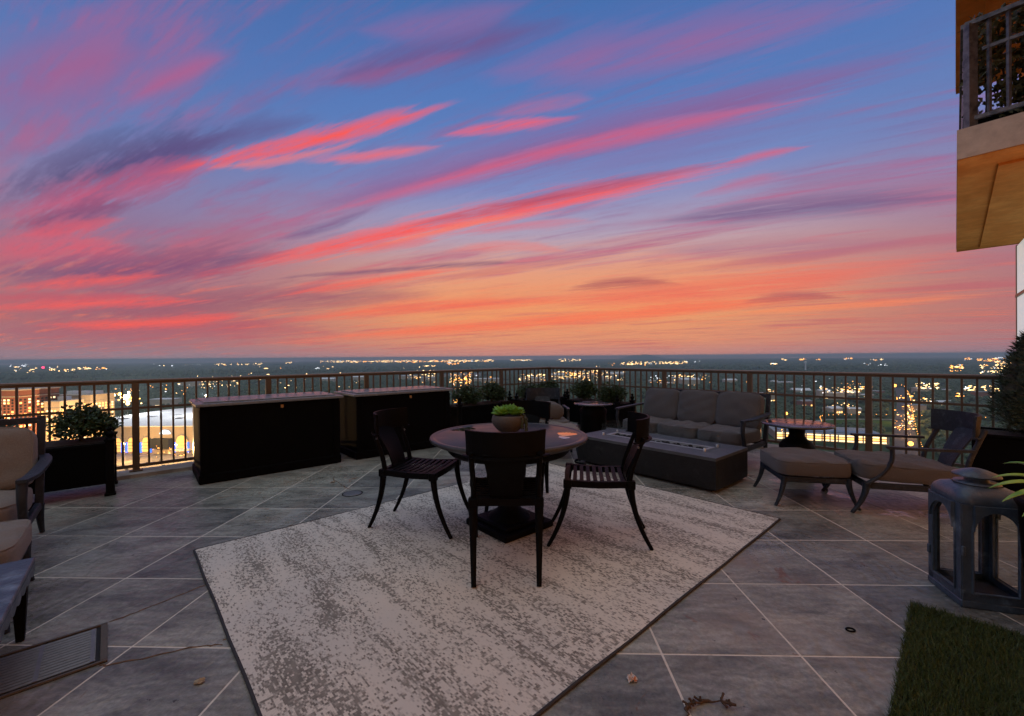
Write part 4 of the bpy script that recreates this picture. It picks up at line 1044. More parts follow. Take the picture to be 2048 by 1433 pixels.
scrap('crumpled_wrapper', 'crumpled white and orange wrapper on the floor beside the rug', 'litter', (.482, 1.774), .026, M_paper, 2)
M_dry = mat('dry_leaf', (.34, .27, .17), .8, col2=(.2, .13, .07), fac=(.45, .6), vscale=40)
scrap('dry_leaf', 'pale dry leaf on the tiles left of the rug', 'leaf', (-1.30, 1.78), .024, M_dry, 3, .008, 6)
scrap('dry_leaf', 'pale flake of leaf on the tiles below the left chest', 'leaf', (-1.93, 4.63), .03, M_dry, 6, .006, 6)
M_twig = mat('brown_vine', (.07, .04, .022), .85, var=.4, vscale=30, bump=.6, bscale=60)
vn = thing('vine_twig', 'curled dry vine twig on the floor at the bottom edge', 'twig', (.74, 1.58, 0))
vp = [(.0 + .105 * math.cos(R(a)) + .006 * math.sin(a * .3), .075 * math.sin(R(a)) + .004 * math.cos(a * .2), .012 + .006 * math.sin(a * .05)) for a in range(30, 235, 6)]
MB().tube(vp, [.0045 + .002 * math.sin(i * .7) for i in range(len(vp))], 7).build('stem', M_twig, vn)
for (i_, s_) in ((3, 1), (16, 1), (17, -1), (18, 1), (5, -1), (12, 1), (20, 1)):
    c = Vector(vp[i_]); 
    for q_ in range(4): MB().tube([c, c + Vector((random.gauss(0, .012), random.gauss(0, .012), random.uniform(-.004, .014)))], [.003, .005], 5).build('withered_bud', M_twig, vn)
tag(MB().tube([(1.624 + .019 * math.cos(a), 2.083 + .014 * math.sin(a), .004) for a in [2 * math.pi * i / 18 for i in range(19)]], .004, 6).build('rubber_ring', M_black), 'small black rubber ring on the tiles right of the rug', 'ring')
# hairline cracks mended with brown filler
M_crack = mat('brown_crack_filler', (.1, .06, .035), .9, col2=(.2, .12, .07), fac=(.4, .6), vscale=30)
for k, pts in enumerate([[(-2.06, 2.2), (-1.95, 2.36), (-1.82, 2.55), (-1.74, 2.62), (-1.6, 2.86)], [(-1.38, 2.04), (-1.2, 2.13), (-1.0, 2.26), (-.93, 2.29)], [(-2.0, 4.84), (-1.95, 4.72), (-1.9, 4.68), (-1.78, 4.5), (-1.66, 4.38)], [(-1.81, 1.88), (-1.7, 1.9), (-1.5, 2.0), (-1.36, 2.02)]]):
    c = curve([(x + random.uniform(-.01, .01), y + random.uniform(-.01, .01), .0012) for x, y in pts], 7)
    o = MB().tube([p + Vector((random.gauss(0, .004), random.gauss(0, .004), 0)) for p in c], [(random.uniform(.002, .007), .0012) for _ in c], 6).build('crack', M_crack, floor_o)


# ================================================================== the city far below
LIGHTS = [
    (-0.444, -0.04, 9909, 16144, 170, 'w'), (-0.375, -0.051, 8765, 13313, 60, 'o'), (-1.161, -1.115, 7307, 11101, 8, 'c'), (-1.161, -1.023, 3788, 6802, 10, 'w'),
    (-1.069, -1.048, 4568, 5810, 6, 'w'), (-1.005, -0.974, 4835, 6248, 16, 'w'), (-0.965, -0.936, 4788, 6170, 6, 'o'), (-1.036, -1.011, 3970, 5750, 6, 'w'),
    (-0.838, -0.699, 6756, 9877, 7, 'c'), (-0.687, -0.572, 7166, 9944, 16, 'w'), (-0.525, -0.508, 8762, 11020, 5, 'w'), (-0.455, -0.444, 4127, 5114, 6, 'c'),
    (-0.207, -0.178, 5179, 5893, 6, 'w'), (-0.15, -0.123, 6068, 7947, 12, 'o'), (-0.005, 0.047, 10988, 15692, 28, 'w'), (0.099, 0.163, 9231, 16244, 22, 'w'),
    (0.249, 0.319, 5151, 8066, 28, 'w'), (0.22, 0.319, 4785, 6820, 12, 'o'), (0.319, 0.406, 5478, 7814, 38, 'w'), (0.423, 0.434, 6804, 9260, 2, 'c'),
    (0.619, 0.633, 7941, 10555, 4, 'w'), (0.666, 0.683, 8293, 11185, 6, 'o'), (0.7, 0.712, 8182, 10118, 4, 'o'), (0.768, 0.787, 8470, 13300, 7, 'o'),
    (0.828, 0.857, 6907, 8804, 6, 'w'), (0.596, 0.614, 4748, 5574, 5, 'w'), (0.81, 0.874, 3938, 5016, 6, 'c'), (1.013, 1.042, 2929, 4166, 18, 'o'),
    (1.047, 1.065, 6421, 9178, 9, 'o'), (1.071, 1.14, 5752, 8971, 26, 'o'), (1.082, 1.18, 2541, 4076, 60, 'w'), (1.117, 1.18, 3324, 5439, 36, 'w'),
    (1.111, 1.175, 7752, 11109, 6, 'c'), (-0.242, -0.176, 2435, 4051, 34, 'w'), (-0.138, -0.098, 927, 3185, 56, 'o'), (-0.144, -0.092, 1638, 3185, 22, 'w'),
    (0.012, 0.078, 2237, 3029, 46, 'w'), (0.085, 0.157, 2297, 3390, 34, 'w'), (0.111, 0.203, 2372, 3556, 26, 'o'), (0.157, 0.261, 2195, 4515, 60, 'w'),
    (0.319, 0.371, 2092, 2655, 12, 'c'), (0.365, 0.423, 2151, 2751, 22, 'w'), (0.417, 0.458, 2140, 2734, 8, 'w'), (0.579, 0.608, 1350, 1546, 6, 'w'),
    (0.712, 0.833, 1377, 1641, 34, 'w'), (0.77, 0.833, 1419, 1994, 10, 'o'), (0.932, 0.984, 1502, 1823, 26, 'w'), (1.047, 1.071, 1409, 1623, 9, 'w'),
    (1.088, 1.128, 1388, 1616, 12, 'w'), (1.03, 1.047, 1234, 1337, 6, 'o'), (0.724, 0.822, 1076, 1255, 12, 'w'), (0.666, 0.735, 1369, 2391, 8, 'c'),
    (0.884, 0.935, 767, 1349, 34, 'o'), (0.891, 0.932, 776, 1349, 18, 'w'), (0.619, 0.666, 739, 927, 10, 'o'), (0.943, 0.978, 1092, 1194, 8, 'w'),
    (-0.988, -0.936, 965, 1608, 16, 'o'), (-0.924, -0.838, 1486, 1879, 8, 'o'), (-0.907, -0.731, 599, 746, 34, 'o'), (-0.861, -0.731, 763, 822, 10, 'w'),
    (-0.734, -0.629, 1817, 3162, 26, 'w'), (-0.838, -0.731, 1528, 2178, 10, 'o'), (-0.629, -0.352, 1691, 3581, 12, 'w'), (-0.144, -0.028, 2193, 3832, 10, 'c'),
    (-0.606, -0.144, 2754, 5946, 8, 'w'),
]
LOWS = [
    (1340, 2121, 93, 11.8, 'w'), (1346, 2216, 33, 12.2, 'w'), (1055, 1456, 37, 25.4, 'w'), (1081, 1437, 49, 17.9, 'w'), (1143, 1450, 46, 18.2, 'l'), (1188, 1446, 43, 11.3, 'l'), (817, 1377, 39, 20.5, 'l'), (814, 1090, 37, 11.2, 'w'),
    (863, 1087, 27, 10.2, 'w'), (1515, 1589, 49, 20.4, 'l'), (1631, 1622, 30, 11.7, 'w'), (1576, 1433, 56, 17.7, 'r'), (1243, 1238, 35, 7.7, 'w'), (1064, 1135, 44, 11.7, 'b'), (756, 2329, 37, 12.9, 'w'), (732, 2171, 50, 9.0, 'w'),
    (787, 2165, 30, 9.3, 'w'), (858, 2275, 28, 30, 'w'), (876, 2118, 88, 28.2, 'w'), (579, 3022, 83, 21.1, 'l'), (454, 2718, 69, 25.1, 'l'), (293, 2741, 82, 30, 'l'), (70, 2458, 51, 25.3, 'l'), (143, 2360, 81, 30, 'l'),
    (324, 2427, 56, 22.0, 'w'), (563, 2491, 86, 25.3, 'l'), (-483, 3114, 86, 21.8, 'b'), (-344, 3244, 206, 17.9, 'b'), (-149, 2485, 158, 21.4, 'w'), (-670, 2758, 102, 30, 'w'), (-495, 2528, 87, 30, 'l'), (-953, 2686, 77, 27.8, 'l'),
    (-1110, 1366, 71, 21.2, 'w'), (-1293, 1435, 53, 14.4, 'w'), (-1667, 2214, 94, 30, 'w'), (-1115, 2605, 84, 20.5, 'w'), (1135, 2241, 64, 17.2, 'w'), (840, 1473, 42, 16.9, 'w'), (1310, 1546, 44, 14.3, 'r'), (843, 1239, 35, 13.6, 'r'),
    (1019, 961, 24, 12.0, 'r'), (747, 3069, 106, 21.2, 'l'), (-1634, 1489, 55, 6.2, 'w'), (-1321, 1380, 55, 15.2, 'w'), (-175, 1482, 42, 27.6, 'l'), (-145, 1145, 26, 20.6, 'w'), (-106, 945, 27, 12.8, 'l'), (1107, 1646, 60, 11.3, 'w'),
]
def ground_mat():
    m = bpy.data.materials.new('wooded_ground'); m.use_nodes = True; t = NT(m.node_tree); b = t.n['Principled BSDF']
    v = t.node('ShaderNodeTexCoord').outputs['Object']
    a = t.noise(v, .012, 8.0, .65); c2 = t.noise(v, .0011, 5.0, .6); c3 = t.noise(v, .05, 3.0, .6)
    c = t.mix(t.mr(a, .35, .65), (.03, .048, .026, 1), (.075, .1, .05, 1))
    c = t.mix(t.mr(c2, .45, .7), c, (.028, .05, .036, 1))
    c = t.mix(t.m('MULTIPLY', t.mr(c3, .66, .72), t.mr(a, .5, .6)), c, (.2, .2, .19, 1))
    t.put(b.inputs['Base Color'], c); b.inputs['Roughness'].default_value = 1.0; b.inputs['Specular IOR Level'].default_value = 0.0
    return m
g = MB(); rings = [60, 300, 700, 1500, 3000, 6000, 12000, 17000, 21500]; NS = 96; vs = [(0, 0, GROUND)]; fs = []
for r in rings:
    for i in range(NS): a = 2 * math.pi * i / NS; vs.append((r * math.cos(a), r * math.sin(a), GROUND))
for i in range(NS): fs.append((0, 1 + i, 1 + (i + 1) % NS))
for j in range(len(rings) - 1):
    for i in range(NS): k = (i + 1) % NS; fs.append((1 + j * NS + i, 1 + (j + 1) * NS + i, 1 + (j + 1) * NS + k, 1 + j * NS + k))
g.add(vs, fs); g.build('ground', ground_mat(), kind='structure')
# low wooded hills along the horizon and one lone mountain
M_hill = mat('far_hill', (.03, .05, .034), 1.0, 0, 0.0, var=.3, vscale=.004)
hl = MB(); rows = [[], [], []]; rs = random.Random(12)
def ridge(a): return 26 + 22 * math.sin(a * 7.1 + 1) + 18 * math.sin(a * 17.3 + 2) + 10 * math.sin(a * 41.0) + 6 * math.sin(a * 97.0)
for i in range(361):
    a = R(-70 + 140 * i / 360); h = max(3, ridge(a) * .34)
    for j, (rr, k) in enumerate(((17500, 0), (18800, 1), (20500, 0))): rows[j].append((rr * math.sin(a), rr * math.cos(a), GROUND - 2 + h * k))
hl.sheet(rows, 0).build('hills', M_hill, kind='structure')
hl = MB(); rows = [[], [], []]
for i in range(241):
    a = R(-62 + 124 * i / 240); h = max(4, 22 * math.sin(a * 9.7 + .5) + 14 * math.sin(a * 23.0) + 9 * math.sin(a * 61.0))
    for j, (rr, k) in enumerate(((9000, 0), (9900, 1), (11500, 0))): rows[j].append((rr * math.sin(a), rr * math.cos(a), GROUND - 2 + h * k))
hl.sheet(rows, 0).build('hills', M_hill, kind='structure')
mt = MB(); rows = []
for j in range(13):
    row = []
    for i in range(25):
        u = (i / 24 * 2 - 1); w = (j / 12 * 2 - 1); k = max(0, 1 - abs(u) ** 2.2) * max(0, 1 - w * w) * (1 + .12 * math.sin(u * 7 + w * 3)) * (1 - .2 * u)
        row.append((6080 + 900 * u, 20000 + 900 * w, GROUND + 185 * k))
    rows.append(row)
mt.sheet(rows, 0).build('mountain', M_hill, kind='structure')

# ------------------------------------------------------------------ roads, lawn and plaza
M_road = mat('asphalt', (.055, .055, .056), .8, var=.2, vscale=.05)
M_lawn = mat('mown_grass', (.07, .11, .03), 1.0, 0, 0, var=.25, vscale=.05)
M_paving = mat('pale_paving', (.34, .3, .25), .8, var=.25, vscale=.08, col2=(.22, .2, .17), fac=(.45, .6))
def strip(name, pts, w, m, z):
    c = curve([(*p, 0) for p in pts], 8); rows = [[], []]
    for i, p in enumerate(c):
        d = (c[min(i + 1, len(c) - 1)] - c[max(i - 1, 0)]).normalized(); n = Vector((-d.y, d.x, 0)) * w / 2
        rows[0].append((p.x - n.x, p.y - n.y, GROUND + z)); rows[1].append((p.x + n.x, p.y + n.y, GROUND + z))
    return MB().sheet(rows, 0, False).build(name, m, kind='structure')
ROADS = [([(560, 610), (711, 783), (1000, 1105), (1314, 1454), (1700, 1900)], 30), ([(640, 905), (700, 985), (780, 1000), (900, 985), (1050, 930)], 9), ([(-330, 700), (-160, 1000), (-150, 1500), (-280, 2560), (-380, 4200)], 22), ([(-420, 2600), (0, 2700), (460, 2950), (900, 3200)], 24), ([(700, 2250), (900, 2230), (1350, 2180), (1900, 1800)], 18)]
for k, (p, w) in enumerate(ROADS): strip('road', p, w, M_road if k != 1 else M_paving, .3)
lw = MB(); lw.add([(757 + 105 * math.cos(a) , 945 + 52 * math.sin(a), GROUND + .15) for a in [2 * math.pi * i / 40 for i in range(40)]], [tuple(range(40))]); lw.build('lawn', M_lawn, kind='structure')
pz = MB(); pz.add([(-760, 540, GROUND + .2), (-380, 540, GROUND + .2), (-400, 690, GROUND + .2), (-760, 690, GROUND + .2)], [(0, 1, 2, 3)]); pz.build('plaza', M_paving, kind='structure')

# ------------------------------------------------------------------ woods: thousands of crowns nobody could count
src = bpy.data.collections.new('crown_shapes'); M_crown = leafmat('woodland_canopy', (.028, .048, .022), (.085, .115, .045), .9)
for k in range(4):
    rs = random.Random(50 + k); mb = MB()
    for j in range(7):
        c = (rs.gauss(0, .36), rs.gauss(0, .36), .75 + rs.gauss(0, .22)); bm = bmesh.new(); bmesh.ops.create_icosphere(bm, subdivisions=2 if j < 3 else 1, radius=1.0)
        r = rs.uniform(.42, .72) if j < 3 else rs.uniform(.25, .45)
        vs = [(c[0] + v.co.x * r * rs.uniform(.72, 1.15), c[1] + v.co.y * r * rs.uniform(.72, 1.15), c[2] + v.co.z * r * rs.uniform(.65, 1.1)) for v in bm.verts]; bm.verts.index_update()
        mb.add(vs, [[q.index for q in f.verts] for f in bm.faces]); bm.free()
    me = bpy.data.meshes.new('crown'); me.from_pydata(mb.v, [], mb.f); me.materials.append(M_crown)
    src.objects.link(bpy.data.objects.new('crown', me))
rs = np.random.RandomState(21)
def sector(n, d0, d1): 
    a = np.radians(rs.uniform(-54, 56, n)); d = np.sqrt(rs.uniform(d0 * d0, d1 * d1, n)); return d * np.sin(a), d * np.cos(a)
PX, PY, PS = [], [], []
for n, d0, d1, s0, s1 in ((17000, 420, 1500, 5.0, 9.5), (26000, 1500, 4500, 8.0, 17.0), (26000, 4500, 15000, 18.0, 34.0)):
    x, y = sector(n, d0, d1); PX.append(x); PY.append(y); PS.append(rs.uniform(s0, s1, n))
PX, PY, PS = map(np.concatenate, (PX, PY, PS)); keep = np.ones(len(PX), bool)
def off(x0, x1, y0, y1): keep[(PX > x0) & (PX < x1) & (PY > y0) & (PY < y1)] = False
off(-960, -385, 500, 980); off(-720, -520, 400, 640); off(425, 650, 640, 850); off(-460, -380, 480, 700)
keep[((PX - 757) / 112) ** 2 + ((PY - 945) / 58) ** 2 < 1] = False
for p, w in ROADS:
    for q in curve([(*c, 0) for c in p], 14): keep[np.hypot(PX - q.x, PY - q.y) < w * .75 + 10 + .004 * PY] = False
for (x, y, w, h, k) in LOWS: keep[(np.abs(PX - x) < w * .75 + 6) & (PY - y > -max(60, w * 1.1)) & (PY - y < w * .8)] = False
clear = np.sin(PX * .004 + 1.3) * np.sin(PY * .0031 + .4) + .6 * np.sin(PX * .0113 + PY * .007); keep &= ~((clear > 1.12) & (PY < 5000))
PX, PY, PS = PX[keep], PY[keep], PS[keep]; print('crowns', len(PX))
me = bpy.data.meshes.new('woods'); me.vertices.add(len(PX)); me.vertices.foreach_set('co', np.c_[PX, PY, np.full(len(PX), GROUND)].ravel())
at = me.attributes.new('size', 'FLOAT_VECTOR', 'POINT'); at.data.foreach_set('vector', np.c_[PS, PS, PS * np.where(PY > 4500, .55, .95)].ravel().astype(np.float32))
me.update(); wd_ = put('woods', me, kind='stuff'); tag(wd_, 'dark green woods spread over the plain far below', 'woods')
ng = bpy.data.node_groups.new('scatter_crowns', 'GeometryNodeTree'); ng.interface.new_socket('Geometry', in_out='INPUT', socket_type='NodeSocketGeometry'); ng.interface.new_socket('Geometry', in_out='OUTPUT', socket_type='NodeSocketGeometry')
gi = ng.nodes.new('NodeGroupInput'); go = ng.nodes.new('NodeGroupOutput'); iop = ng.nodes.new('GeometryNodeInstanceOnPoints'); ci = ng.nodes.new('GeometryNodeCollectionInfo')
ci.inputs['Collection'].default_value = src; ci.inputs['Separate Children'].default_value = True; ci.inputs['Reset Children'].default_value = True
na = ng.nodes.new('GeometryNodeInputNamedAttribute'); na.data_type = 'FLOAT_VECTOR'; na.inputs[0].default_value = 'size'
rv = ng.nodes.new('FunctionNodeRandomValue'); rv.data_type = 'FLOAT_VECTOR'; rv.inputs[0].default_value = (0, 0, 0); rv.inputs[1].default_value = (.2, .2, 6.28)
iop.inputs['Pick Instance'].default_value = True
for a, b in ((gi.outputs[0], iop.inputs['Points']), (ci.outputs[0], iop.inputs['Instance']), (na.outputs[0], iop.inputs['Scale']), (rv.outputs[0], iop.inputs['Rotation']), (iop.outputs[0], go.inputs[0])): ng.links.new(a, b)
md = wd_.modifiers.new('scatter', 'NODES'); md.node_group = ng

# ------------------------------------------------------------------ buildings
M_cream = mat('cream_render', (.5, .42, .32), .85, 0, .2, var=.15, vscale=.06)
M_brick = mat('red_brick', (.26, .1, .065), .9, 0, .2, var=.25, vscale=.3)
M_whiteroof = mat('white_roof', (.75, .75, .74), .8, 0, .2, var=.1, vscale=.03)
M_greyroof = mat('grey_roof', (.3, .3, .31), .85, 0, .2, var=.2, vscale=.05)
M_blueroof = mat('blue_grey_roof', (.2, .26, .34), .7, 0, .2, var=.2, vscale=.05)
M_beige = mat('beige_precast', (.4, .33, .26), .85, 0, .2, var=.12, vscale=.05)
M_wlit = emit('lit_window', (1, .5, .13), 2.6); M_wwarm = emit('lit_window_pale', (1, .72, .36), 2.4); M_wdark = mat('dark_window', (.02, .025, .03), .1)
M_neon = emit('blue_neon', (.03, .16, 1), 1.6); M_dome = emit('pale_blue_lightbox', (.45, .7, 1), 1.3)
def facade_windows(x0, x1, z0, z1, dx, dz, w, h, y, parent, lit=.6, seed=1, side=None):
    rs = random.Random(seed); A, B, C_ = MB(), MB(), MB(); z = z0
    while z < z1:
        x = x0
        while x < x1:
            q = rs.random(); mb = A if q < lit * .6 else B if q < lit else C_
            if side is None: mb.box((x, y, z), (w, .3, h))
            else: mb.box((side, x, z), (.3, w, h))
            x += dx
        z += dz
    for mb, m, nm in ((A, M_wlit, 'lit_windows'), (B, M_wwarm, 'pale_lit_windows'), (C_, M_wdark, 'dark_windows')):
        if mb.v: mb.build(nm, m, parent, 'stuff')
def block(label, X0, X1, Y0, D, h, m, cornice, seed, lit, top=None, dz=3.4, dx=4.6):
    t = thing('apartment_block', label, 'building', ((X0 + X1) / 2, Y0 + D / 2, GROUND)); w = X1 - X0
    MB().box((0, 0, h / 2), (w, D, h)).build('wall', m, t)
    MB().box((0, 0, h + .6), (w + 1.6, D + 1.6, 1.2)).build('cornice', cornice, t)
    MB().box((0, 0, h - 7), (w + .8, D + .8, .9)).build('string_course', cornice, t)
    for k in range(3): MB().box((-w / 3 + k * w / 3.2, D * .1, h + 3.2), (w / 6, D / 4, 4.2)).build('rooftop_plant', M_whiteroof if top is None else top, t)
    facade_windows(-w / 2 + 3, w / 2 - 2, h - 62, h - 8, dx, dz, 2.2, 1.9, -D / 2 - .1, t, lit, seed)
    facade_windows(-D / 2 + 3, D / 2 - 2, h - 62, h - 8, dx, dz, 2.2, 1.9, 0, t, lit, seed + 9, w / 2 + .1)
    return t
block('red brick apartment tower with cream top at the left edge', -650, -572, 500, 46, 116, M_brick, M_cream, 3, .45)
block('cream apartment block with glowing windows behind the left shrub', -612, -553, 528, 30, 100, M_cream, M_greyroof, 5, .75)
block('stepped cream apartment block left of the floodlit arena', -604, -552, 566, 34, 104, M_cream, M_cream, 8, .7)
block('slim glass tower with lit floors half hidden by the left chest', -444, -392, 600, 40, 86, M_greyroof, M_greyroof, 13, .8, dx=3.2, dz=3.6)

# the floodlit arena
ar = thing('arena', 'floodlit arena with white roof and blue-lit columns below the railing', 'arena', (-575, 690, GROUND))
M_arch = emit('amber_arch_glass', (1, .48, .12), 1.3)
FX = lambda px: (px - 1024) * .7977 + 575
MB().box((0, 128, 21.5), (250, 256, 43)).build('wall', M_beige, ar)
rows = [[(-127 + 254 * i / 10, -2 + 260 * j / 8, 43.5 + 5 * math.sin(math.pi * j / 8)) for i in range(11)] for j in range(9)]
MB().sheet(rows, -1.5).build('roof', M_whiteroof, ar)
for k in range(7): MB().box((-100 + k * 33, 60 + 20 * (k % 3), 48.5), (12, 9, 3)).build('roof_unit', M_greyroof, ar)
for px, pw in ((263, 16), (292, 17), (363, 24), (236, 15)):
    c = FX(px); w = pw * .4; n = 12
    poly = [(c + w * math.cos(math.pi * i / n), 21 + w * 1.0 * math.sin(math.pi * i / n)) for i in range(n + 1)]
    mb = MB(); mb.add([(x, -1.2, z) for x, z in poly] + [(c - w, -1.2, 4), (c + w, -1.2, 4)], [tuple(range(n + 1)) + (n + 1, n + 2)]); mb.build('arch_window', M_arch, ar)
    mb = MB(); mb.tube([(x, -1.6, z) for x, z in poly], 1.1, 6, up=(0, 1, 0)); mb.build('arch', M_greyroof, ar)
    for s in (-1, 1): MB().box((c + s * (w + 1), -2.2, 11), (2.0, 2, 16)).build('column', M_neon, ar)
    for zz in (9, 14, 19): MB().box((c, -1.5, zz), (2 * w, .6, .7)).build('floor_band', M_beige, ar)
c = FX(331); mb = MB(); mb.add([(c + 9 * math.cos(math.pi * i / 14), -2.5, 32 + 7 * math.sin(math.pi * i / 14)) for i in range(15)], [tuple(range(15))]); mb.build('light_dome', M_dome, ar)
MB().box((FX(326), -5, 18), (29, 9, 15)).build('dark_entrance', M_plain_dark, ar)
MB().box((FX(372), -6, 8), (22, 10, 3)).build('canopy', M_whiteroof, ar)

# parking deck with lit floors
gd = thing('parking_deck', 'long parking deck with glowing floors beyond the lounge chair', 'parking deck', (545, 742, GROUND), R(-21))
MB().box((0, 46, 13.4), (165, 92, .8)).build('roof', M_greyroof, gd); MB().box((0, 30, 14.6), (150, 26, 1.6)).build('roof_panels', M_blueroof, gd)
for k in range(3):
    MB().box((0, 46, .6 + k * 4.3), (163, 90, .8)).build('deck', M_beige, gd)
    MB().box((0, 3, 2.9 + k * 4.3), (158, .4, 3.0)).build('lit_bay', M_wlit if k % 2 else M_wwarm, gd)
for k in range(15): MB().box((-81 + k * 11.6, .6, 6.8), (1.6, 1.6, 13)).build('column', M_beige, gd)
d2 = thing('parking_ramp', 'narrow parking ramp with lit decks between sofa and side table', 'parking deck', (446, 790, GROUND), R(20))
for k in range(4):
    MB().box((0, 20, 2 + k * 4.4), (26, 40, .9)).build('deck', M_beige, d2)
    MB().box((0, 2, 4 + k * 4.4), (25, .4, 2.4)).build('lit_bay', M_wlit, d2)
for x in (-12, 0, 12): MB().box((x, .6, 9.5), (1.2, 1.2, 19)).build('column', M_beige, d2)

# low buildings among the trees
WHERE = lambda x, y: ('far beyond the railing corner' if -700 < x < 700 and y > 1800 else 'beyond the right railing' if x > 0 else 'beyond the left railing')
LK = {'w': ('pale-roofed low building', M_whiteroof, M_cream), 'l': ('low building with glowing front', M_whiteroof, M_cream), 'b': ('blue-grey roofed shed', M_blueroof, M_beige), 'r': ('brick-walled low building', M_greyroof, M_brick)}
rsb = random.Random(17)
cnt = {}
ORD = 'first second third fourth fifth sixth seventh eighth ninth tenth eleventh twelfth thirteenth fourteenth fifteenth sixteenth seventeenth'.split()
for (x, y, w, h, k) in sorted(LOWS, key=lambda q: q[0] / q[1]):
    nm, rm, wm = LK[k]; wh = WHERE(x, y)
    cnt[nm, wh] = cnt.get((nm, wh), -1) + 1
    t = thing('low_building', f'{nm} {wh}, {ORD[cnt[nm, wh]]} from left', 'building', (x, y + w * .25, GROUND), R(rsb.uniform(-18, 18)), f'{nm}s {wh}')
    h = max(h, 7) + 3; d = w * rsb.uniform(.45, .7)
    MB().box((0, 0, h / 2), (w, d, h)).build('wall', wm, t)
    if rsb.random() < .45 and k != 'b': MB().add([(-w / 2 - 1, -d / 2 - 1, h), (w / 2 + 1, -d / 2 - 1, h), (w / 2 + 1, d / 2 + 1, h), (-w / 2 - 1, d / 2 + 1, h), (-w / 2 - 1, 0, h + d * .2), (w / 2 + 1, 0, h + d * .2)], [(0, 1, 5, 4), (2, 3, 4, 5), (0, 4, 3), (1, 2, 5), (3, 2, 1, 0)]).build('roof', rm, t)
    else: MB().box((0, 0, h + .5), (w + 1.5, d + 1.5, 1.0)).build('roof', rm, t)
    if k != 'b':
        n = max(3, int(w / 7))
        for i in range(n):
            if rsb.random() < (.9 if k == 'l' else .45): MB().box((-w / 2 + w * (i + .5) / n, -d / 2 - .15, min(h * .5, 4.5)), (w / n * .62, .4, min(h * .55, 4.0))).build('window', rsb.choice((M_wlit, M_wwarm)), t)

# cars on the plaza
M_carp = [mat('car_paint_dark', (.02, .022, .025), .3, .2), mat('car_paint_silver', (.35, .36, .37), .3, .4)]
for k in range(14):
    x, y = rsb.uniform(-545, -450), rsb.choice((575, 590, 612, 628, 645)) + rsb.uniform(-2, 2)
    if abs(x / y) < .715 : x = -.72 * y - rsb.uniform(0, 50)
    c = thing('car', ('black', 'silver')[k % 2] + ' car parked on the bright plaza by the arena', 'car', (x, y, GROUND + .25), R(rsb.choice((0, 90, 20))), 'cars on the arena plaza')
    MB().box((0, 0, .65), (4.5, 1.8, .75), bev=.15).build('body', M_carp[k % 2], c); MB().box((-.2, 0, 1.22), (2.3, 1.6, .55), bev=.15).build('cabin', M_wdark, c)
    for sx in (-1.35, 1.35):
        for sy in (-.85, .85): MB().tube([(sx, sy - .12, .33), (sx, sy + .12, .33)], .33, 10).build('wheel', M_plain_dark, c)

# ------------------------------------------------------------------ lamps
M_o = emit('sodium_lamp', (1, .38, .06), 6.0); M_w = emit('warm_lamp', (1, .62, .25), 5.5); M_c = emit('cool_lamp', (.9, .95, 1), 3.0); M_r = emit('red_beacon', (1, .03, .12), 5.0)
def lamp(name, label, cat, x, y, h, r, m, power=0, col=(1, .6, .25), group=None):
    t = thing(name, label, cat, (x, y, GROUND), 0, group)
    MB().tube([(0, 0, 0), (0, 0, h)], [.25, .12], 6).build('mast', M_greyroof, t)
    MB().sphere((0, 0, h), r, 10, 6).build('lamp_head_or_glare', m, t)
    if power:
        L = bpy.data.lights.new('lamp_light', 'POINT'); L.energy = power; L.color = col; L.shadow_soft_size = max(2.0, r)
        o = bpy.data.objects.new('lamp_light', L); COL.objects.link(o); o.parent = t; o.location = (0, -r - 2, h + r + 2)
    return t
lamp('floodlight_mast', 'blazing floodlight over the white arena roof', 'floodlight', -795, 893, 72, 6.0, M_w, 3.2e5, (1, .9, .72))
M_amber = emit('amber_glare', (1, .5, .08), 4.0)
fh = [o for o in COL.objects if o.get('label') == 'blazing floodlight over the white arena roof'][0]
for k in range(26): MB().sphere((rsb.gauss(0, 15), rsb.gauss(0, 3), 70 + rsb.gauss(0, 6)), rsb.uniform(1.2, 3.8), 8, 6).build('lamp_head_or_glare', M_w if k % 3 else M_amber, fh)  # extra glowing bulbs added round the head to imitate its glare
for k, (x, y) in enumerate(((-700, 800), (-560, 790))): lamp('floodlight_mast', ('left', 'right')[k] + ' of two smaller floodlight masts over the arena roof', 'floodlight', x, y, 84, 1.2, M_w, 2.2e5, (.95, .98, 1), 'lesser floodlights over the arena roof')
lamp('street_lamp', 'orange street lamp shining between the apartment block and the arena', 'lamp', -1084, 1131, 32, 6.0, M_o)
for k, (x, y) in enumerate(((-575, 640), (-490, 630), (-440, 600))): lamp('plaza_lamp', ('leftmost', 'middle', 'rightmost')[k] + ' of three tall lamps lighting the arena plaza', 'lamp', x, y, 26, 1.3, M_w, 1.5e5, (1, .58, .2), 'plaza lamps')
lamp('street_lamp', 'added lamp for the bright spot just above the kerb left of the chest', 'lamp', -471, 575, 6, 2.6, M_w)  # lamp added to stand for the bright spot at the kerb
for k, (x, y) in enumerate(((-560, 470), (-520, 540))): lamp('street_lamp', ('nearer', 'farther')[k] + ' lamp mast lighting the cream apartment fronts', 'lamp', x, y, 62, .8, M_w, 3.2e5, (1, .6, .25), 'lamp masts by the apartment blocks')
for k, (x, y) in enumerate(((735, 800), (850, 930), (980, 1070))): lamp('street_lamp', ('nearest', 'middle', 'farthest')[k] + ' street lamp along the glowing avenue on the right', 'lamp', x, y, 22, 1.5, M_o, 8e4, (1, .5, .18), 'avenue street lamps')
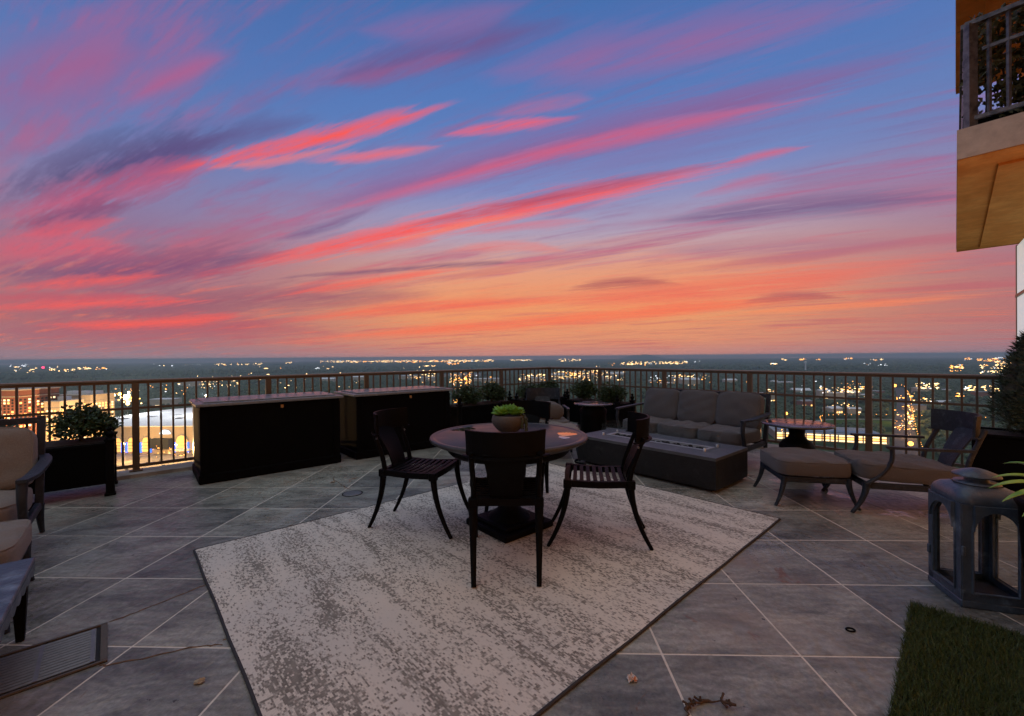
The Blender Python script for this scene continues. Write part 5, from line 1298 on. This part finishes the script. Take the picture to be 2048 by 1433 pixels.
for x, y, r, lab in ((-277, 2565, 8, 'single strong orange lamp right of the second chest'), (437, 3102, 9, 'strong orange lamp left of the corner shrubs'), (1547, 1749, 6, 'strong orange lamp beyond the right-hand railing post'), (637, 1006, 3.4, 'strong orange lamp above the urn side table'), (606, 658, 3.4, 'orange lamp low behind the lounge chair arm'), (-2238, 4468, 9, 'lone warm lamp above the left chest')):
    lamp('street_lamp', lab, 'lamp', x, y, 22 if y > 1500 else 14, r, M_o)
bc = lamp('radio_mast', 'red beacon mast far off at the left', 'mast', -5748, 5300, 60, 14, M_r)
mt_ = thing('water_tower', 'pale slim tower rising above the right railing', 'tower', (2502, 3687, GROUND)); MB().lathe([(9, 0), (6, 20), (5, 70), (8, 78), (8, 88), (0, 92)], n=14).build('shaft', M_whiteroof, mt_)
M_dots = {'w': M_w, 'o': M_o, 'c': M_c}; MBS = {k: MB() for k in M_dots}; rsl = random.Random(33)
NM = {'w': ('warm_city_lights', 'warm white city lights scattered to the horizon'), 'o': ('orange_city_lights', 'orange street lights scattered over the plain'), 'c': ('cool_city_lights', 'cool white lights scattered over the plain')}
for (u0, u1, y0, y1, n, k) in LIGHTS:
    for _ in range(int(n * 1.9)):
        q = rsl.random(); y = 1 / ((1 - q) / y0 + q / y1); x = y * rsl.uniform(u0, u1)
        kk = k if rsl.random() < .8 else rsl.choice('woc'); d = math.hypot(x, y); r = d / 865 * rsl.choice((.3, .35, .4, .5, .6, .75, 1.0)); sx = rsl.choice((1, 1, 1, 1.6, 3.0, 4.5)); r2 = r * (1 if sx < 1.5 else .7)
        z = GROUND + (15 if d < 1500 else 27 if d < 4500 else 40) + r * .5; mb = MBS[kk]
        mb.add([(x + r * sx, y, z), (x, y + r, z), (x - r * sx, y, z), (x, y - r, z), (x, y, z + r2), (x, y, z - r2)], [(0, 1, 4), (1, 2, 4), (2, 3, 4), (3, 0, 4), (1, 0, 5), (2, 1, 5), (3, 2, 5), (0, 3, 5)])
for p, w in ROADS:                                     # lamps in line along the roads
    c = curve([(*q, 0) for q in p], 10 if w > 10 else 6)
    for i in range(len(c) - 1):
        n = max(1, int((c[i + 1] - c[i]).length / 42))
        for j in range(n):
            d = c[i + 1] - c[i]; q = c[i] + d * (j / n); nn = Vector((-d.y, d.x, 0)).normalized() * (w / 2 + 1) * (1 if j % 2 else -1); q = q + nn; r = math.hypot(q.x, q.y) / 865 * .55; z = GROUND + 12
            MBS['o'].add([(q.x + r, q.y, z), (q.x, q.y + r, z), (q.x - r, q.y, z), (q.x, q.y - r, z), (q.x, q.y, z + r), (q.x, q.y, z - r)], [(0, 1, 4), (1, 2, 4), (2, 3, 4), (3, 0, 4), (1, 0, 5), (2, 1, 5), (3, 2, 5), (0, 3, 5)])
for k, mb in MBS.items(): tag(mb.build(NM[k][0], M_dots[k], kind='stuff'), NM[k][1], 'city lights')

# ------------------------------------------------------------------ the air between: a closed box of thin haze
hz = MB().box((0, 0, (GROUND - 1 + 14) / 2), (64000, 64000, 14 - GROUND + 1)).build('haze', None, kind='stuff'); tag(hz, 'thin blue evening haze over the plain', 'haze')
M_hz = bpy.data.materials.new('evening_haze'); M_hz.use_nodes = True; q = NT(M_hz.node_tree); q.n.clear()
pv = q.node('ShaderNodeVolumePrincipled'); pv.inputs['Color'].default_value = (.56, .74, .82, 1); pv.inputs['Density'].default_value = 9.5e-5; pv.inputs['Anisotropy'].default_value = 0.0
ou = q.node('ShaderNodeOutputMaterial'); q.l.new(pv.outputs[0], ou.inputs['Volume']); hz.data.materials.append(M_hz)
